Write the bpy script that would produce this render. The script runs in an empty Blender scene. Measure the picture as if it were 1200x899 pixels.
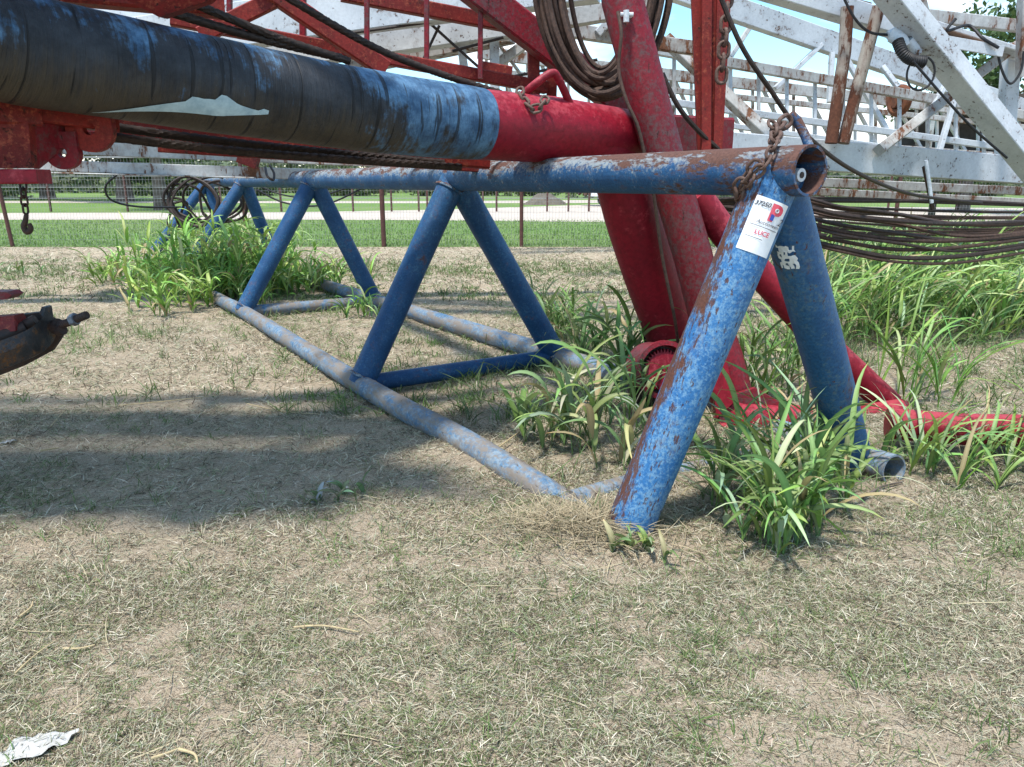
import bpy, math, random
import numpy as np
from mathutils import Vector, Matrix
R = math.radians
random.seed(7); rng = np.random.default_rng(11)
SC = bpy.context.scene
COL = SC.collection

# ------------------------------------------------------------------ camera
H = 1.1; F = 880.0; CX = 600.0; CY = 449.5; PITCH = math.atan((449.5-213)/F)
cam = bpy.data.cameras.new('camera'); cam.sensor_width = 36; cam.lens = 36*F/1200
cam.clip_end = 3000; cam.clip_start = 0.05
cam_o = bpy.data.objects.new('camera', cam); COL.objects.link(cam_o)
cam_o.location = (0, 0, H); cam_o.rotation_euler = (math.pi/2-PITCH, 0, 0)
SC.camera = cam_o
# ------------------------------------------------------------------ world and sun
SUN_DIR = Vector((0.20, 0.30, -0.93)).normalized()       # the way the light travels
SUN_EL = math.asin(-SUN_DIR.z)
w = bpy.data.worlds.new('World'); SC.world = w; w.use_nodes = True
nt = w.node_tree; nt.nodes.clear()
N = nt.nodes.new; Lk = nt.links.new
out = N('ShaderNodeOutputWorld'); bg = N('ShaderNodeBackground'); sky = N('ShaderNodeTexSky')
sky.sky_type = 'NISHITA'; sky.sun_disc = False; sky.sun_elevation = SUN_EL
sky.sun_rotation = math.atan2(-SUN_DIR.x, -SUN_DIR.y); sky.air_density = 1.0; sky.dust_density = 0.6; sky.ozone_density = 1.2
tc = N('ShaderNodeTexCoord'); mp = N('ShaderNodeMapping'); mp.inputs['Scale'].default_value = (1.0, 1.0, 2.6)
nz = N('ShaderNodeTexNoise'); nz.inputs['Scale'].default_value = 3.4; nz.inputs['Detail'].default_value = 8; nz.inputs['Roughness'].default_value = .55
cr = N('ShaderNodeValToRGB'); cr.color_ramp.elements[0].position = .50; cr.color_ramp.elements[1].position = .68
mx = N('ShaderNodeMix'); mx.data_type = 'RGBA'
mx.inputs[7].default_value = (6.6, 6.8, 7.1, 1)
hs = N('ShaderNodeHueSaturation'); hs.inputs['Value'].default_value = 1.15; hs.inputs['Saturation'].default_value = 1.25; hs.inputs['Hue'].default_value = .485
Lk(tc.outputs['Generated'], mp.inputs['Vector']); Lk(mp.outputs[0], nz.inputs['Vector']); Lk(nz.outputs['Fac'], cr.inputs['Fac'])
Lk(cr.outputs['Color'], mx.inputs[0]); Lk(sky.outputs[0], hs.inputs['Color']); Lk(hs.outputs[0], mx.inputs[6]); Lk(mx.outputs[2], bg.inputs['Color'])
bg.inputs['Strength'].default_value = 0.135
Lk(bg.outputs[0], out.inputs[0])
sun = bpy.data.lights.new('sun', 'SUN'); sun.energy = 3.2; sun.angle = R(5.0); sun.color = (1, .96, .9)
sun_o = bpy.data.objects.new('sun', sun); COL.objects.link(sun_o)
sun_o.rotation_euler = SUN_DIR.to_track_quat('-Z', 'Y').to_euler()
SC.view_settings.view_transform = 'Standard'; SC.view_settings.look = 'None'
SC.view_settings.exposure = 0.92; SC.view_settings.gamma = 1.0; SC.view_settings.use_curve_mapping = False
SC.render.engine = 'CYCLES'

# ------------------------------------------------------------------ helpers
def ray(x, y):
    u = (x-CX)/F; v = (CY-y)/F
    return Vector((u, math.cos(PITCH)+v*math.sin(PITCH), v*math.cos(PITCH)-math.sin(PITCH)))
def at(x, y, Y):
    r = ray(x, y); t = Y/r.y
    return Vector((r.x*t, Y, H+r.z*t))
def gr(x, y, z=0.0):
    r = ray(x, y); t = (z-H)/r.z
    return Vector((r.x*t, r.y*t, z))
def V(*a): return Vector(a)

def tag(o, label=None, cat=None, group=None, kind=None):
    if label: o['label'] = label
    if cat: o['category'] = cat
    if group: o['group'] = group
    if kind: o['kind'] = kind
    return o
def empty(name, loc, label=None, cat=None, group=None):
    o = bpy.data.objects.new(name, None); o.empty_display_size = .1
    o.location = loc; COL.objects.link(o); return tag(o, label, cat, group)

def catmull(pts, n=8, closed=False):
    P = [Vector(p) for p in pts]; out = []
    m = len(P); rngk = range(m) if closed else range(m-1)
    for i in rngk:
        if closed: a, b, c, d = P[(i-1) % m], P[i], P[(i+1) % m], P[(i+2) % m]
        else: a, b, c, d = P[max(i-1, 0)], P[i], P[i+1], P[min(i+2, m-1)]
        for k in range(n):
            t = k/n
            out.append(.5*((2*b)+(c-a)*t+(2*a-5*b+4*c-d)*t*t+(3*b-a-3*c+d)*t**3))
    if not closed: out.append(P[-1])
    return out

class MB:
    def __init__(s): s.v = []; s.f = []; s.t = []
    def add(s, vs, fs, tcs=None):
        b = len(s.v); s.v += [Vector(p) for p in vs]
        s.t += list(tcs) if tcs else [(0, 0, 0)]*len(vs)
        s.f += [tuple(b+i for i in f) for f in fs]; return s
    def frames(s, P, up=None, closed=False):
        n = len(P); T = []
        for i in range(n):
            if closed: d = P[(i+1) % n]-P[(i-1) % n]
            else: d = P[min(i+1, n-1)]-P[max(i-1, 0)]
            T.append(d.normalized() if d.length > 1e-9 else V(0, 0, 1))
        u = Vector(up) if up else (V(0, 0, 1) if abs(T[0].z) < .9 else V(0, 1, 0))
        out = []; r = u-T[0]*u.dot(T[0]); r.normalize()
        for i in range(n):
            r = r-T[i]*r.dot(T[i])
            if r.length < 1e-6: r = T[i].orthogonal()
            r.normalize(); out.append((T[i], r.copy(), T[i].cross(r)))
        return out
    def tube(s, P, rad, n=16, cap=True, closed=False, lobes=0, lobe=.16, pitch=.12, up=None, bump=0.0):
        P = [Vector(p) for p in P]; m = len(P)
        if not hasattr(rad, '__len__'): rad = [rad]*m
        fr = s.frames(P, up, closed); vs = []; tcs = []; L = 0
        for i in range(m):
            if i: L += (P[i]-P[i-1]).length
            T, a, b = fr[i]
            for k in range(n):
                th = 2*math.pi*k/n; r = rad[i]
                if lobes: r *= 1+lobe*math.cos(lobes*(th+2*math.pi*L/pitch))-lobe*.5
                if bump: r *= 1+bump*math.sin(L*9.7+1.3*math.sin(L*4.1+th))+bump*.5*math.sin(L*23+2*th)
                vs.append(P[i]+(a*math.cos(th)+b*math.sin(th))*r); tcs.append((L, th*rad[i], rad[i]))
        fs = []
        for i in range(m if closed else m-1):
            j = (i+1) % m
            for k in range(n):
                fs.append((i*n+k, i*n+(k+1) % n, j*n+(k+1) % n, j*n+k))
        if cap and not closed:
            fs.append(tuple(reversed(range(n)))); fs.append(tuple((m-1)*n+k for k in range(n)))
        return s.add(vs, fs, tcs)
    def hollow(s, P, r, wall=.01, n=32, depth=.5, both=False):
        """pipe whose first end is open: outer wall, rim, inner wall back to depth"""
        P = [Vector(p) for p in P]; T = (P[1]-P[0]).normalized()
        s.tube(P, r, n, cap=False)
        a = s.frames([P[0], P[1]])[0]; vs = []
        for (d, rr) in ((0, r), (0, r-wall), (depth, r-wall)):
            for k in range(n):
                th = 2*math.pi*k/n; vs.append(P[0]+T*d+(a[1]*math.cos(th)+a[2]*math.sin(th))*rr)
        fs = []
        for i in range(2):
            for k in range(n): fs.append((i*n+k, (i+1)*n+k, (i+1)*n+(k+1) % n, i*n+(k+1) % n))
        fs.append(tuple(2*n+k for k in range(n)))
        s.add(vs, fs, [(0, 0, r)]*len(vs)); return s
    def prof(s, p, q, pr, up=(0, 0, 1), segs=1):
        """extrude a 2-D profile [(side, up)] from p to q"""
        p = Vector(p); q = Vector(q); T = (q-p).normalized(); u = Vector(up)
        u = u-T*u.dot(T)
        if u.length < 1e-5: u = T.orthogonal()
        u.normalize(); sd = T.cross(u); n = len(pr); vs = []; tcs = []; L = (q-p).length
        for i in range(segs+1):
            c = p.lerp(q, i/segs)
            for (x, y) in pr: vs.append(c+sd*x+u*y); tcs.append((L*i/segs, x, y))
        fs = []
        for i in range(segs):
            for k in range(n): fs.append((i*n+k, (i+1)*n+k, (i+1)*n+(k+1) % n, i*n+(k+1) % n))
        fs.append(tuple(range(n))); fs.append(tuple(reversed([segs*n+k for k in range(n)])))
        return s.add(vs, fs, tcs)
    def beam(s, p, q, w_, h_, up=(0, 0, 1), c=None):
        c = c if c is not None else min(w_, h_)*.1
        a, b = w_/2, h_/2
        return s.prof(p, q, [(-a+c, -b), (a-c, -b), (a, -b+c), (a, b-c), (a-c, b), (-a+c, b), (-a, b-c), (-a, -b+c)], up)
    def channel(s, p, q, w_, h_, t=.012, up=(0, 0, 1), flip=1):
        a, b = w_/2*flip, h_/2
        t2 = t*flip
        return s.prof(p, q, [(-a, -b), (a, -b), (a, -b+t), (-a+t2, -b+t), (-a+t2, b-t), (a, b-t), (a, b), (-a, b)], up)
    def angle(s, p, q, w_, t=.01, up=(0, 0, 1)):
        return s.prof(p, q, [(0, 0), (w_, 0), (w_, t), (t, t), (t, w_), (0, w_)], up)
    def plate(s, pts, th, nrm):
        """flat polygon with thickness along nrm"""
        nrm = Vector(nrm).normalized()*th; n = len(pts); vs = [Vector(p) for p in pts]+[Vector(p)+nrm for p in pts]
        fs = [tuple(reversed(range(n))), tuple(n+k for k in range(n))]+[(k, (k+1) % n, n+(k+1) % n, n+k) for k in range(n)]
        return s.add(vs, fs)
    def torus(s, c, ax, R_, r, n=24, m=10, sx=1.0, sy=1.0, xdir=None):
        ax = Vector(ax).normalized(); x = Vector(xdir) if xdir else ax.orthogonal(); x = (x-ax*x.dot(ax)).normalized(); y = ax.cross(x)
        P = [Vector(c)+x*math.cos(2*math.pi*i/n)*R_*sx+y*math.sin(2*math.pi*i/n)*R_*sy for i in range(n)]
        return s.tube(P, r, m, closed=True, up=ax)
    def build(s, name, m, parent=None, smooth=True, sharp=35):
        o0 = parent
        off = V(0, 0, 0); q = parent
        while q is not None: off += Vector(q.location); q = q.parent
        me = bpy.data.meshes.new(name); me.from_pydata([tuple(p-off) for p in s.v], [], s.f); me.update()
        a = me.attributes.new('tc', 'FLOAT_VECTOR', 'POINT'); a.data.foreach_set('vector', np.array(s.t, dtype=np.float32).ravel())
        import bmesh
        bm = bmesh.new(); bm.from_mesh(me); bmesh.ops.recalc_face_normals(bm, faces=bm.faces); bm.to_mesh(me); bm.free()
        if smooth:
            me.polygons.foreach_set('use_smooth', [True]*len(me.polygons)); me.set_sharp_from_angle(angle=R(sharp))
        me.materials.append(m)
        o = bpy.data.objects.new(name, me); COL.objects.link(o); o.parent = parent
        return o
def top(mb, name, m, label, cat, group=None, kind=None, smooth=True):
    """a one-mesh thing whose origin stands at its base"""
    zs = min(p.z for p in mb.v); xs = sum(p.x for p in mb.v)/len(mb.v); ys = sum(p.y for p in mb.v)/len(mb.v)
    off = V(xs, ys, zs)
    mb.v = [p-off for p in mb.v]; o = mb.build(name, m, None, smooth); o.location = off
    return tag(o, label, cat, group, kind)

# ------------------------------------------------------------------ materials
def mat(name):
    m = bpy.data.materials.new(name); m.use_nodes = True; t = m.node_tree
    return m, t, t.nodes['Principled BSDF']
def nd(t, typ, **kw):
    n = t.nodes.new(typ)
    for k, v in kw.items():
        if hasattr(n, k): setattr(n, k, v)
        else: n.inputs[k].default_value = v
    return n
def noise(t, vec, scale, detail=4, rough=.6, w_=None):
    n = nd(t, 'ShaderNodeTexNoise'); n.inputs['Scale'].default_value = scale; n.inputs['Detail'].default_value = detail; n.inputs['Roughness'].default_value = rough
    if vec is not None: t.links.new(vec, n.inputs['Vector'])
    return n.outputs['Fac']
def ramp(t, fac, a, b):
    n = nd(t, 'ShaderNodeMapRange'); n.inputs['From Min'].default_value = a; n.inputs['From Max'].default_value = b; n.clamp = True
    t.links.new(fac, n.inputs['Value']); return n.outputs[0]
def mixc(t, fac, a, b):
    n = nd(t, 'ShaderNodeMix', data_type='RGBA')
    for s_, val in ((0, fac), (6, a), (7, b)):
        if isinstance(val, (tuple, list)): n.inputs[s_].default_value = (*val, 1) if len(val) == 3 else val
        elif isinstance(val, (int, float)): n.inputs[s_].default_value = val
        else: t.links.new(val, n.inputs[s_])
    return n.outputs[2]
def math_(t, op, a, b=0.0):
    n = nd(t, 'ShaderNodeMath', operation=op)
    for i, val in enumerate((a, b)):
        if isinstance(val, (int, float)): n.inputs[i].default_value = val
        else: t.links.new(val, n.inputs[i])
    return n.outputs[0]
def bump(t, bs, h, dist, strength=.6):
    n = nd(t, 'ShaderNodeBump'); n.inputs['Distance'].default_value = dist; n.inputs['Strength'].default_value = strength
    t.links.new(h, n.inputs['Height']); t.links.new(n.outputs[0], bs.inputs['Normal'])

RUST = (.13, .05, .028); RUST2 = (.055, .026, .02)
def paint(name, base, base2, rust=.35, scale=14, rough=.5, chalk=None, chalkamt=0.0, topwear=0.0, topchalk=0.0, rustc=RUST, streak=False, dirt=.25, spec=.3, fleck=.3, endrust=None, dust=None, dustamt=0.0, axis=None, wdir=None, wr=(-.05, .9)):
    """weathered paint: base/base2 blotches, rust chips and flecks, chalky layer, wear on the weather side"""
    m, t, b = mat(name)
    geo = nd(t, 'ShaderNodeNewGeometry'); P = geo.outputs['Position']
    vec = P
    if streak:
        mp_ = nd(t, 'ShaderNodeMapping'); mp_.inputs['Scale'].default_value = (1, 1, .3); t.links.new(P, mp_.inputs['Vector']); vec = mp_.outputs[0]
    sep = nd(t, 'ShaderNodeSeparateXYZ'); t.links.new(geo.outputs['Normal'], sep.inputs[0])
    if wdir is not None:
        dt = nd(t, 'ShaderNodeVectorMath', operation='DOT_PRODUCT'); t.links.new(geo.outputs['Normal'], dt.inputs[0]); dt.inputs[1].default_value = tuple(Vector(wdir).normalized())
        up = ramp(t, dt.outputs['Value'], *wr)
    else: up = ramp(t, sep.outputs['Z'], *wr)
    if axis is not None:     # features drawn out along the pipe
        A = tuple(Vector(axis).normalized()); dd = nd(t, 'ShaderNodeVectorMath', operation='DOT_PRODUCT'); t.links.new(P, dd.inputs[0]); dd.inputs[1].default_value = A
        sc_ = nd(t, 'ShaderNodeVectorMath', operation='SCALE'); sc_.inputs[0].default_value = A; t.links.new(math_(t, 'MULTIPLY', dd.outputs['Value'], .72), sc_.inputs['Scale'])
        sb = nd(t, 'ShaderNodeVectorMath', operation='SUBTRACT'); t.links.new(P, sb.inputs[0]); t.links.new(sc_.outputs[0], sb.inputs[1]); vec = sb.outputs[0]
    n1 = noise(t, P, scale*.3, 4, .6); n2 = noise(t, vec, scale, 9, .74); n3 = noise(t, P, scale*5, 5, .7); n5 = noise(t, vec, scale*3.2, 7, .72)
    c = mixc(t, ramp(t, n1, .38, .62), base, base2)
    c = mixc(t, math_(t, 'MULTIPLY', ramp(t, n3, .42, .66), dirt), c, tuple(x*.4 for x in base))
    if chalk is not None:
        n4 = noise(t, P, scale*2.6, 9, .78)
        lv = math_(t, 'ADD', n4, math_(t, 'MULTIPLY', up, topchalk)); lv = math_(t, 'ADD', lv, math_(t, 'MULTIPLY', math_(t, 'SUBTRACT', n1, .5), .3))
        th = .66-chalkamt*.32
        c = mixc(t, math_(t, 'MULTIPLY', ramp(t, lv, th-.03, th+.09), .85), c, chalk)
    if dust is not None:
        c = mixc(t, math_(t, 'MULTIPLY', ramp(t, math_(t, 'ADD', n2, math_(t, 'MULTIPLY', n3, .3)), .60-dustamt*.25, .74-dustamt*.2), .9), c, dust)
    low = math_(t, 'MULTIPLY', math_(t, 'SUBTRACT', n1, .5), .4)
    lvl = math_(t, 'ADD', math_(t, 'ADD', n2, low), math_(t, 'MULTIPLY', up, topwear))
    if endrust is not None:      # rust concentrated near one place
        vd = nd(t, 'ShaderNodeVectorMath', operation='DISTANCE'); t.links.new(P, vd.inputs[0]); vd.inputs[1].default_value = endrust[0]
        near = ramp(t, vd.outputs['Value'], endrust[1], endrust[1]*.25)
        lvl = math_(t, 'ADD', lvl, math_(t, 'MULTIPLY', near, endrust[2]))
    thr = .70-rust*.34
    rm = ramp(t, lvl, thr, thr+.03)
    fl = math_(t, 'ADD', math_(t, 'ADD', n5, math_(t, 'MULTIPLY', low, .8)), math_(t, 'MULTIPLY', up, topwear*.6))
    ft = .74-fleck*.3
    rm = math_(t, 'MAXIMUM', rm, math_(t, 'MULTIPLY', ramp(t, fl, ft, ft+.03), .9))
    rc = mixc(t, ramp(t, n3, .38, .62), rustc, tuple(x*.4 for x in rustc))
    c = mixc(t, rm, c, rc)
    # a faint rust bleed round the chips
    c = mixc(t, math_(t, 'MULTIPLY', ramp(t, lvl, thr-.09, thr), .35), c, rustc)
    t.links.new(c, b.inputs['Base Color'])
    rr = nd(t, 'ShaderNodeMapRange'); rr.inputs['To Min'].default_value = rough; rr.inputs['To Max'].default_value = .9
    t.links.new(rm, rr.inputs['Value']); t.links.new(rr.outputs[0], b.inputs['Roughness'])
    b.inputs['Specular IOR Level'].default_value = spec
    hgt = math_(t, 'SUBTRACT', math_(t, 'MULTIPLY', n3, .5), math_(t, 'MULTIPLY', rm, .6))
    bump(t, b, hgt, .004, .7)
    return m
def plain(name, c1, c2, scale=20, rough=.7, bdist=.002, metallic=0.0, spec=.3):
    m, t, b = mat(name); geo = nd(t, 'ShaderNodeNewGeometry'); n1 = noise(t, geo.outputs['Position'], scale, 6, .65)
    t.links.new(mixc(t, ramp(t, n1, .35, .65), c1, c2), b.inputs['Base Color']); b.inputs['Roughness'].default_value = rough
    b.inputs['Metallic'].default_value = metallic; b.inputs['Specular IOR Level'].default_value = spec
    bump(t, b, n1, bdist, .6); return m

LEGAX = (.30, .14, 1.12); RAILAX = (-.42, .90, .0)
BLUE = paint('blue_chipped_paint', (.026, .135, .34), (.042, .175, .39), rust=.12, scale=30, chalk=(.16, .30, .44), chalkamt=.52, topwear=.20, rough=.48, dirt=.5, fleck=.50, axis=LEGAX, wdir=(-.93, -.05, .33), wr=(.50, 1.1), rustc=(.12, .05, .035))
BLUE_D = paint('blue_aged_shade_paint', (.010, .058, .155), (.018, .085, .205), rust=.08, scale=22, chalk=(.05, .14, .24), chalkamt=.30, topwear=.05, rough=.5, dirt=.6, fleck=.28)  # leg blue darkened to carry the shade on the farther legs
BLUE_R = paint('blue_mottled_paint', (.018, .085, .21), (.03, .115, .255), rust=.10, scale=20, chalk=(.09, .15, .19), chalkamt=.36, rough=.5, dirt=.6, fleck=.36, axis=(-.3, .1, 1.1))  # mottled wear; base also darkened for the shaded right near leg
BLUE_TOP = paint('blue_rail_paint', (.018, .082, .20), (.03, .12, .26), rust=.16, scale=24, chalk=(.27, .30, .30), chalkamt=.22, topwear=.16, topchalk=.30, rough=.6, dirt=.7, fleck=.42, rustc=(.13, .065, .05), endrust=((.84, 2.30, 1.16), .85, .12), axis=RAILAX)
BLUE_BASE = paint('blue_ground_rail_paint', (.055, .135, .24), (.11, .20, .30), rust=.10, scale=15, chalk=(.22, .28, .33), chalkamt=.52, topwear=.0, rough=.75, dirt=.5, fleck=.34, rustc=(.14, .09, .06), dust=(.20, .165, .13), dustamt=.16, axis=RAILAX)
RED = paint('crimson_paint', (.26, .007, .020), (.19, .006, .017), rust=.0, scale=9, rough=.52, dirt=.6, rustc=(.07, .02, .02), fleck=.20, chalk=(.36, .045, .06), chalkamt=.22, topchalk=.15)
RED_W = paint('worn_crimson_paint', (.23, .010, .020), (.15, .010, .018), rust=.16, scale=16, rough=.5, dirt=.8, rustc=(.06, .028, .025), fleck=.34, chalk=(.10, .055, .055), chalkamt=.45, axis=(.1, 0, -1))
RED_O = paint('red_oxide_paint', (.25, .022, .016), (.15, .013, .012), rust=.14, scale=18, rough=.6, chalk=(.36, .085, .045), chalkamt=.30, dirt=.75, rustc=(.07, .03, .024), fleck=.40)
WHITE = paint('white_flaking_paint', (.54, .57, .60), (.42, .45, .48), rust=.14, scale=9, rough=.6, dirt=.22, rustc=(.13, .07, .045), fleck=.42)
WHITE_R = paint('white_rusty_paint', (.46, .46, .45), (.30, .29, .27), rust=.40, scale=8, rough=.65, dirt=.35, rustc=(.17, .07, .035), streak=True, fleck=.52)
RUSTY = paint('rusty_strut', (.34, .31, .27), (.15, .085, .055), rust=.70, scale=9, rough=.75, rustc=(.12, .045, .025), streak=True, fleck=.6)
ROPE = plain('rusted_wire_rope', (.035, .022, .017), (.085, .050, .036), 60, .75, .001)
ROPE_D = plain('dark_greased_rope', (.018, .013, .011), (.048, .032, .026), 60, .6, .001)
CHAINM = plain('rusty_chain', (.07, .035, .025), (.15, .10, .08), 80, .7, .001)
BLACKR = plain('black_rubber', (.012, .012, .014), (.03, .03, .032), 40, .55)
IRON2 = paint('worn_black_iron', (.016, .017, .020), (.03, .032, .036), rust=.34, scale=30, rough=.5, dirt=.5, rustc=(.16, .075, .03), fleck=.42)
IRON = plain('dark_oily_iron', (.020, .018, .018), (.06, .032, .024), 30, .6, .003)
STEEL = plain('pale_plastic', (.42, .46, .50), (.60, .62, .64), 50, .4)
PLY = plain('plywood', (.26, .13, .07), (.20, .10, .055), 18, .8)
PAPER = plain('paper', (.80, .82, .84), (.72, .74, .77), 30, .6, .0006)
WRAPP = plain('pale_wrap', (.42, .56, .62), (.28, .40, .47), 30, .6, .002)
BARK = plain('bark', (.09, .07, .055), (.16, .13, .11), 9, .9, .02)
PAPER_D = plain('dirty_paper', (.50, .50, .48), (.36, .35, .32), 40, .8, .004)
INKD = plain('dark_ink', (.03, .03, .045), (.05, .05, .06), 30, .5, 0)
INKR = plain('red_ink', (.62, .06, .10), (.68, .12, .16), 30, .5, 0)
INKB = plain('blue_ink', (.03, .06, .30), (.04, .08, .35), 30, .5, 0)
CARW = plain('white_car_paint', (.75, .77, .8), (.7, .72, .76), 5, .3, 0)
GLASS = plain('dark_glass', (.02, .025, .03), (.03, .035, .04), 5, .1, 0, spec=.6)
FENCEM = plain('galvanised_wire', (.22, .23, .23), (.30, .31, .31), 30, .6, 0)
POSTM = plain('brown_fence_post', (.075, .035, .030), (.11, .05, .04), 15, .75)
DARKW = plain('dark_shed_boards', (.05, .042, .036), (.085, .07, .06), 5, .9)
MUD = plain('dark_dead_brush', (.10, .085, .07), (.15, .13, .10), 5, .95)

TAPE_PTS = [at(-150, 8, 1.86), at(0, 52, 2.10), at(150, 82, 2.34), at(300, 109, 2.62), at(430, 130, 2.90), at(500, 139, 3.06), at(562, 146, 3.21)]
TAPE_L = sum((b-a).length for a, b in zip(TAPE_PTS[:-1], TAPE_PTS[1:]))
def tape_mat():
    m, t, b = mat('weathered_black_tape')
    at_ = nd(t, 'ShaderNodeAttribute', attribute_name='tc'); geo = nd(t, 'ShaderNodeNewGeometry'); P = geo.outputs['Position']
    sp = nd(t, 'ShaderNodeSeparateXYZ'); t.links.new(at_.outputs['Vector'], sp.inputs[0]); L = sp.outputs['X']
    cmb = nd(t, 'ShaderNodeCombineXYZ'); t.links.new(math_(t, 'MULTIPLY', L, 16.0), cmb.inputs[0]); t.links.new(math_(t, 'MULTIPLY', sp.outputs['Y'], 1.6), cmb.inputs[1])
    lines = noise(t, cmb.outputs[0], 3.2, 6, .7)
    cmb2 = nd(t, 'ShaderNodeCombineXYZ'); t.links.new(math_(t, 'MULTIPLY', L, 42.0), cmb2.inputs[0]); t.links.new(math_(t, 'MULTIPLY', sp.outputs['Y'], 2.0), cmb2.inputs[1])
    fine = noise(t, cmb2.outputs[0], 3.0, 4, .7)
    blotch = noise(t, P, 5.5, 7, .68); blotch2 = noise(t, P, 13, 8, .75)
    ns = nd(t, 'ShaderNodeSeparateXYZ'); t.links.new(geo.outputs['Normal'], ns.inputs[0])
    c = mixc(t, ramp(t, blotch2, .35, .65), (.012, .014, .018), (.036, .041, .050))
    low = math_(t, 'ADD', math_(t, 'MULTIPLY', ns.outputs['Z'], -.55), math_(t, 'ADD', math_(t, 'MULTIPLY', lines, .9), -.35))
    c = mixc(t, math_(t, 'MULTIPLY', ramp(t, low, .12, .55), .7), c, (.075, .058, .036))
    # blue paint over the tape: smears, and a heavy band towards the bare pipe
    endw = ramp(t, L, TAPE_L-.60, TAPE_L-.46)
    smear = math_(t, 'ADD', math_(t, 'ADD', blotch, math_(t, 'MULTIPLY', ns.outputs['Z'], .11)), math_(t, 'MULTIPLY', endw, .23))
    smear = math_(t, 'ADD', smear, math_(t, 'MULTIPLY', math_(t, 'SUBTRACT', lines, .5), .45))
    bl = mixc(t, ramp(t, blotch2, .4, .6), (.035, .12, .25), (.10, .21, .34))
    c = mixc(t, math_(t, 'MULTIPLY', ramp(t, smear, .57, .68), math_(t, 'ADD', .55, math_(t, 'MULTIPLY', ramp(t, blotch2, .4, .6), .4))), c, bl)
    c = mixc(t, math_(t, 'MULTIPLY', ramp(t, noise(t, P, 4.0, 9, .8), .52, .62), .45), c, (.012, .012, .014))
    c = mixc(t, math_(t, 'MULTIPLY', ramp(t, fine, .55, .66), .35), c, (.014, .015, .017))
    cmb3 = nd(t, 'ShaderNodeCombineXYZ'); t.links.new(math_(t, 'MULTIPLY', L, 22.0), cmb3.inputs[0]); t.links.new(math_(t, 'MULTIPLY', sp.outputs['Y'], 1.4), cmb3.inputs[1])
    crack = noise(t, cmb3.outputs[0], 2.0, 2, .5)
    c = mixc(t, math_(t, 'MULTIPLY', ramp(t, crack, .60, .63), .75), c, (.008, .008, .009))
    t.links.new(c, b.inputs['Base Color']); b.inputs['Roughness'].default_value = .58; b.inputs['Specular IOR Level'].default_value = .28
    h_ = math_(t, 'ADD', math_(t, 'MULTIPLY', fine, .6), math_(t, 'SUBTRACT', lines, math_(t, 'MULTIPLY', ramp(t, crack, .62, .67), .5)))
    bump(t, b, h_, .006, .8)
    return m
TAPE = tape_mat()

def leaf_mat(name, transl=.35, rough=.55, spec=.3, vary=.25):
    m, t, b = mat(name)
    a = nd(t, 'ShaderNodeAttribute', attribute_name='Col'); geo = nd(t, 'ShaderNodeNewGeometry')
    n1 = noise(t, geo.outputs['Position'], 8, 4, .6)
    c = mixc(t, math_(t, 'MULTIPLY', ramp(t, n1, .3, .7), vary), a.outputs['Color'], (.10, .10, .05))
    t.links.new(c, b.inputs['Base Color']); b.inputs['Roughness'].default_value = rough; b.inputs['Specular IOR Level'].default_value = spec
    tr = nd(t, 'ShaderNodeBsdfTranslucent'); t.links.new(c, tr.inputs['Color'])
    ms = nd(t, 'ShaderNodeMixShader'); ms.inputs[0].default_value = transl
    t.links.new(b.outputs[0], ms.inputs[1]); t.links.new(tr.outputs[0], ms.inputs[2])
    t.links.new(ms.outputs[0], t.nodes['Material Output'].inputs['Surface'])
    return m
LEAF = leaf_mat('grass_leaf', .25, .5, .4, .15)
HAY = leaf_mat('dry_clippings', .2, .75, .15, .1)
CROWN = leaf_mat('tree_leaf', .3, .55, .3, .2)

# ------------------------------------------------------------------ ground
def vnoise(x, y, s, seed=0):
    """smooth value noise, vectorised"""
    x = np.asarray(x)*s+seed*17.31; y = np.asarray(y)*s+seed*9.77
    xi = np.floor(x).astype(int); yi = np.floor(y).astype(int); fx = x-xi; fy = y-yi
    fx = fx*fx*(3-2*fx); fy = fy*fy*(3-2*fy)
    def h(a, b): 
        n = (a*374761393+b*668265263+seed*69069) & 0xffffffff
        n = ((n ^ (n >> 13))*1274126177) & 0xffffffff
        return ((n ^ (n >> 16)) & 0xffff)/65535.0
    return (h(xi, yi)*(1-fx)+h(xi+1, yi)*fx)*(1-fy)+(h(xi, yi+1)*(1-fx)+h(xi+1, yi+1)*fx)*fy
def fbm(x, y, s, seed=0): return .5*vnoise(x, y, s, seed)+.3*vnoise(x, y, s*2.1, seed+1)+.2*vnoise(x, y, s*4.3, seed+2)
def gz(x, y):
    x = np.asarray(x, float); y = np.asarray(y, float)
    d = np.clip((11.5-np.hypot(x, y))/3, 0, 1)
    z = (fbm(x, y, 1.3, 3)-.5)*.05+(fbm(x, y, 7, 5)-.5)*.022+(vnoise(x, y, 26, 8)-.5)*.008
    # a low heap of raked straw round the near foot of the frame
    z += .05*np.exp(-(((x-.20)/.22)**2+((y-2.22)/.13)**2))
    return z*d

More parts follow.
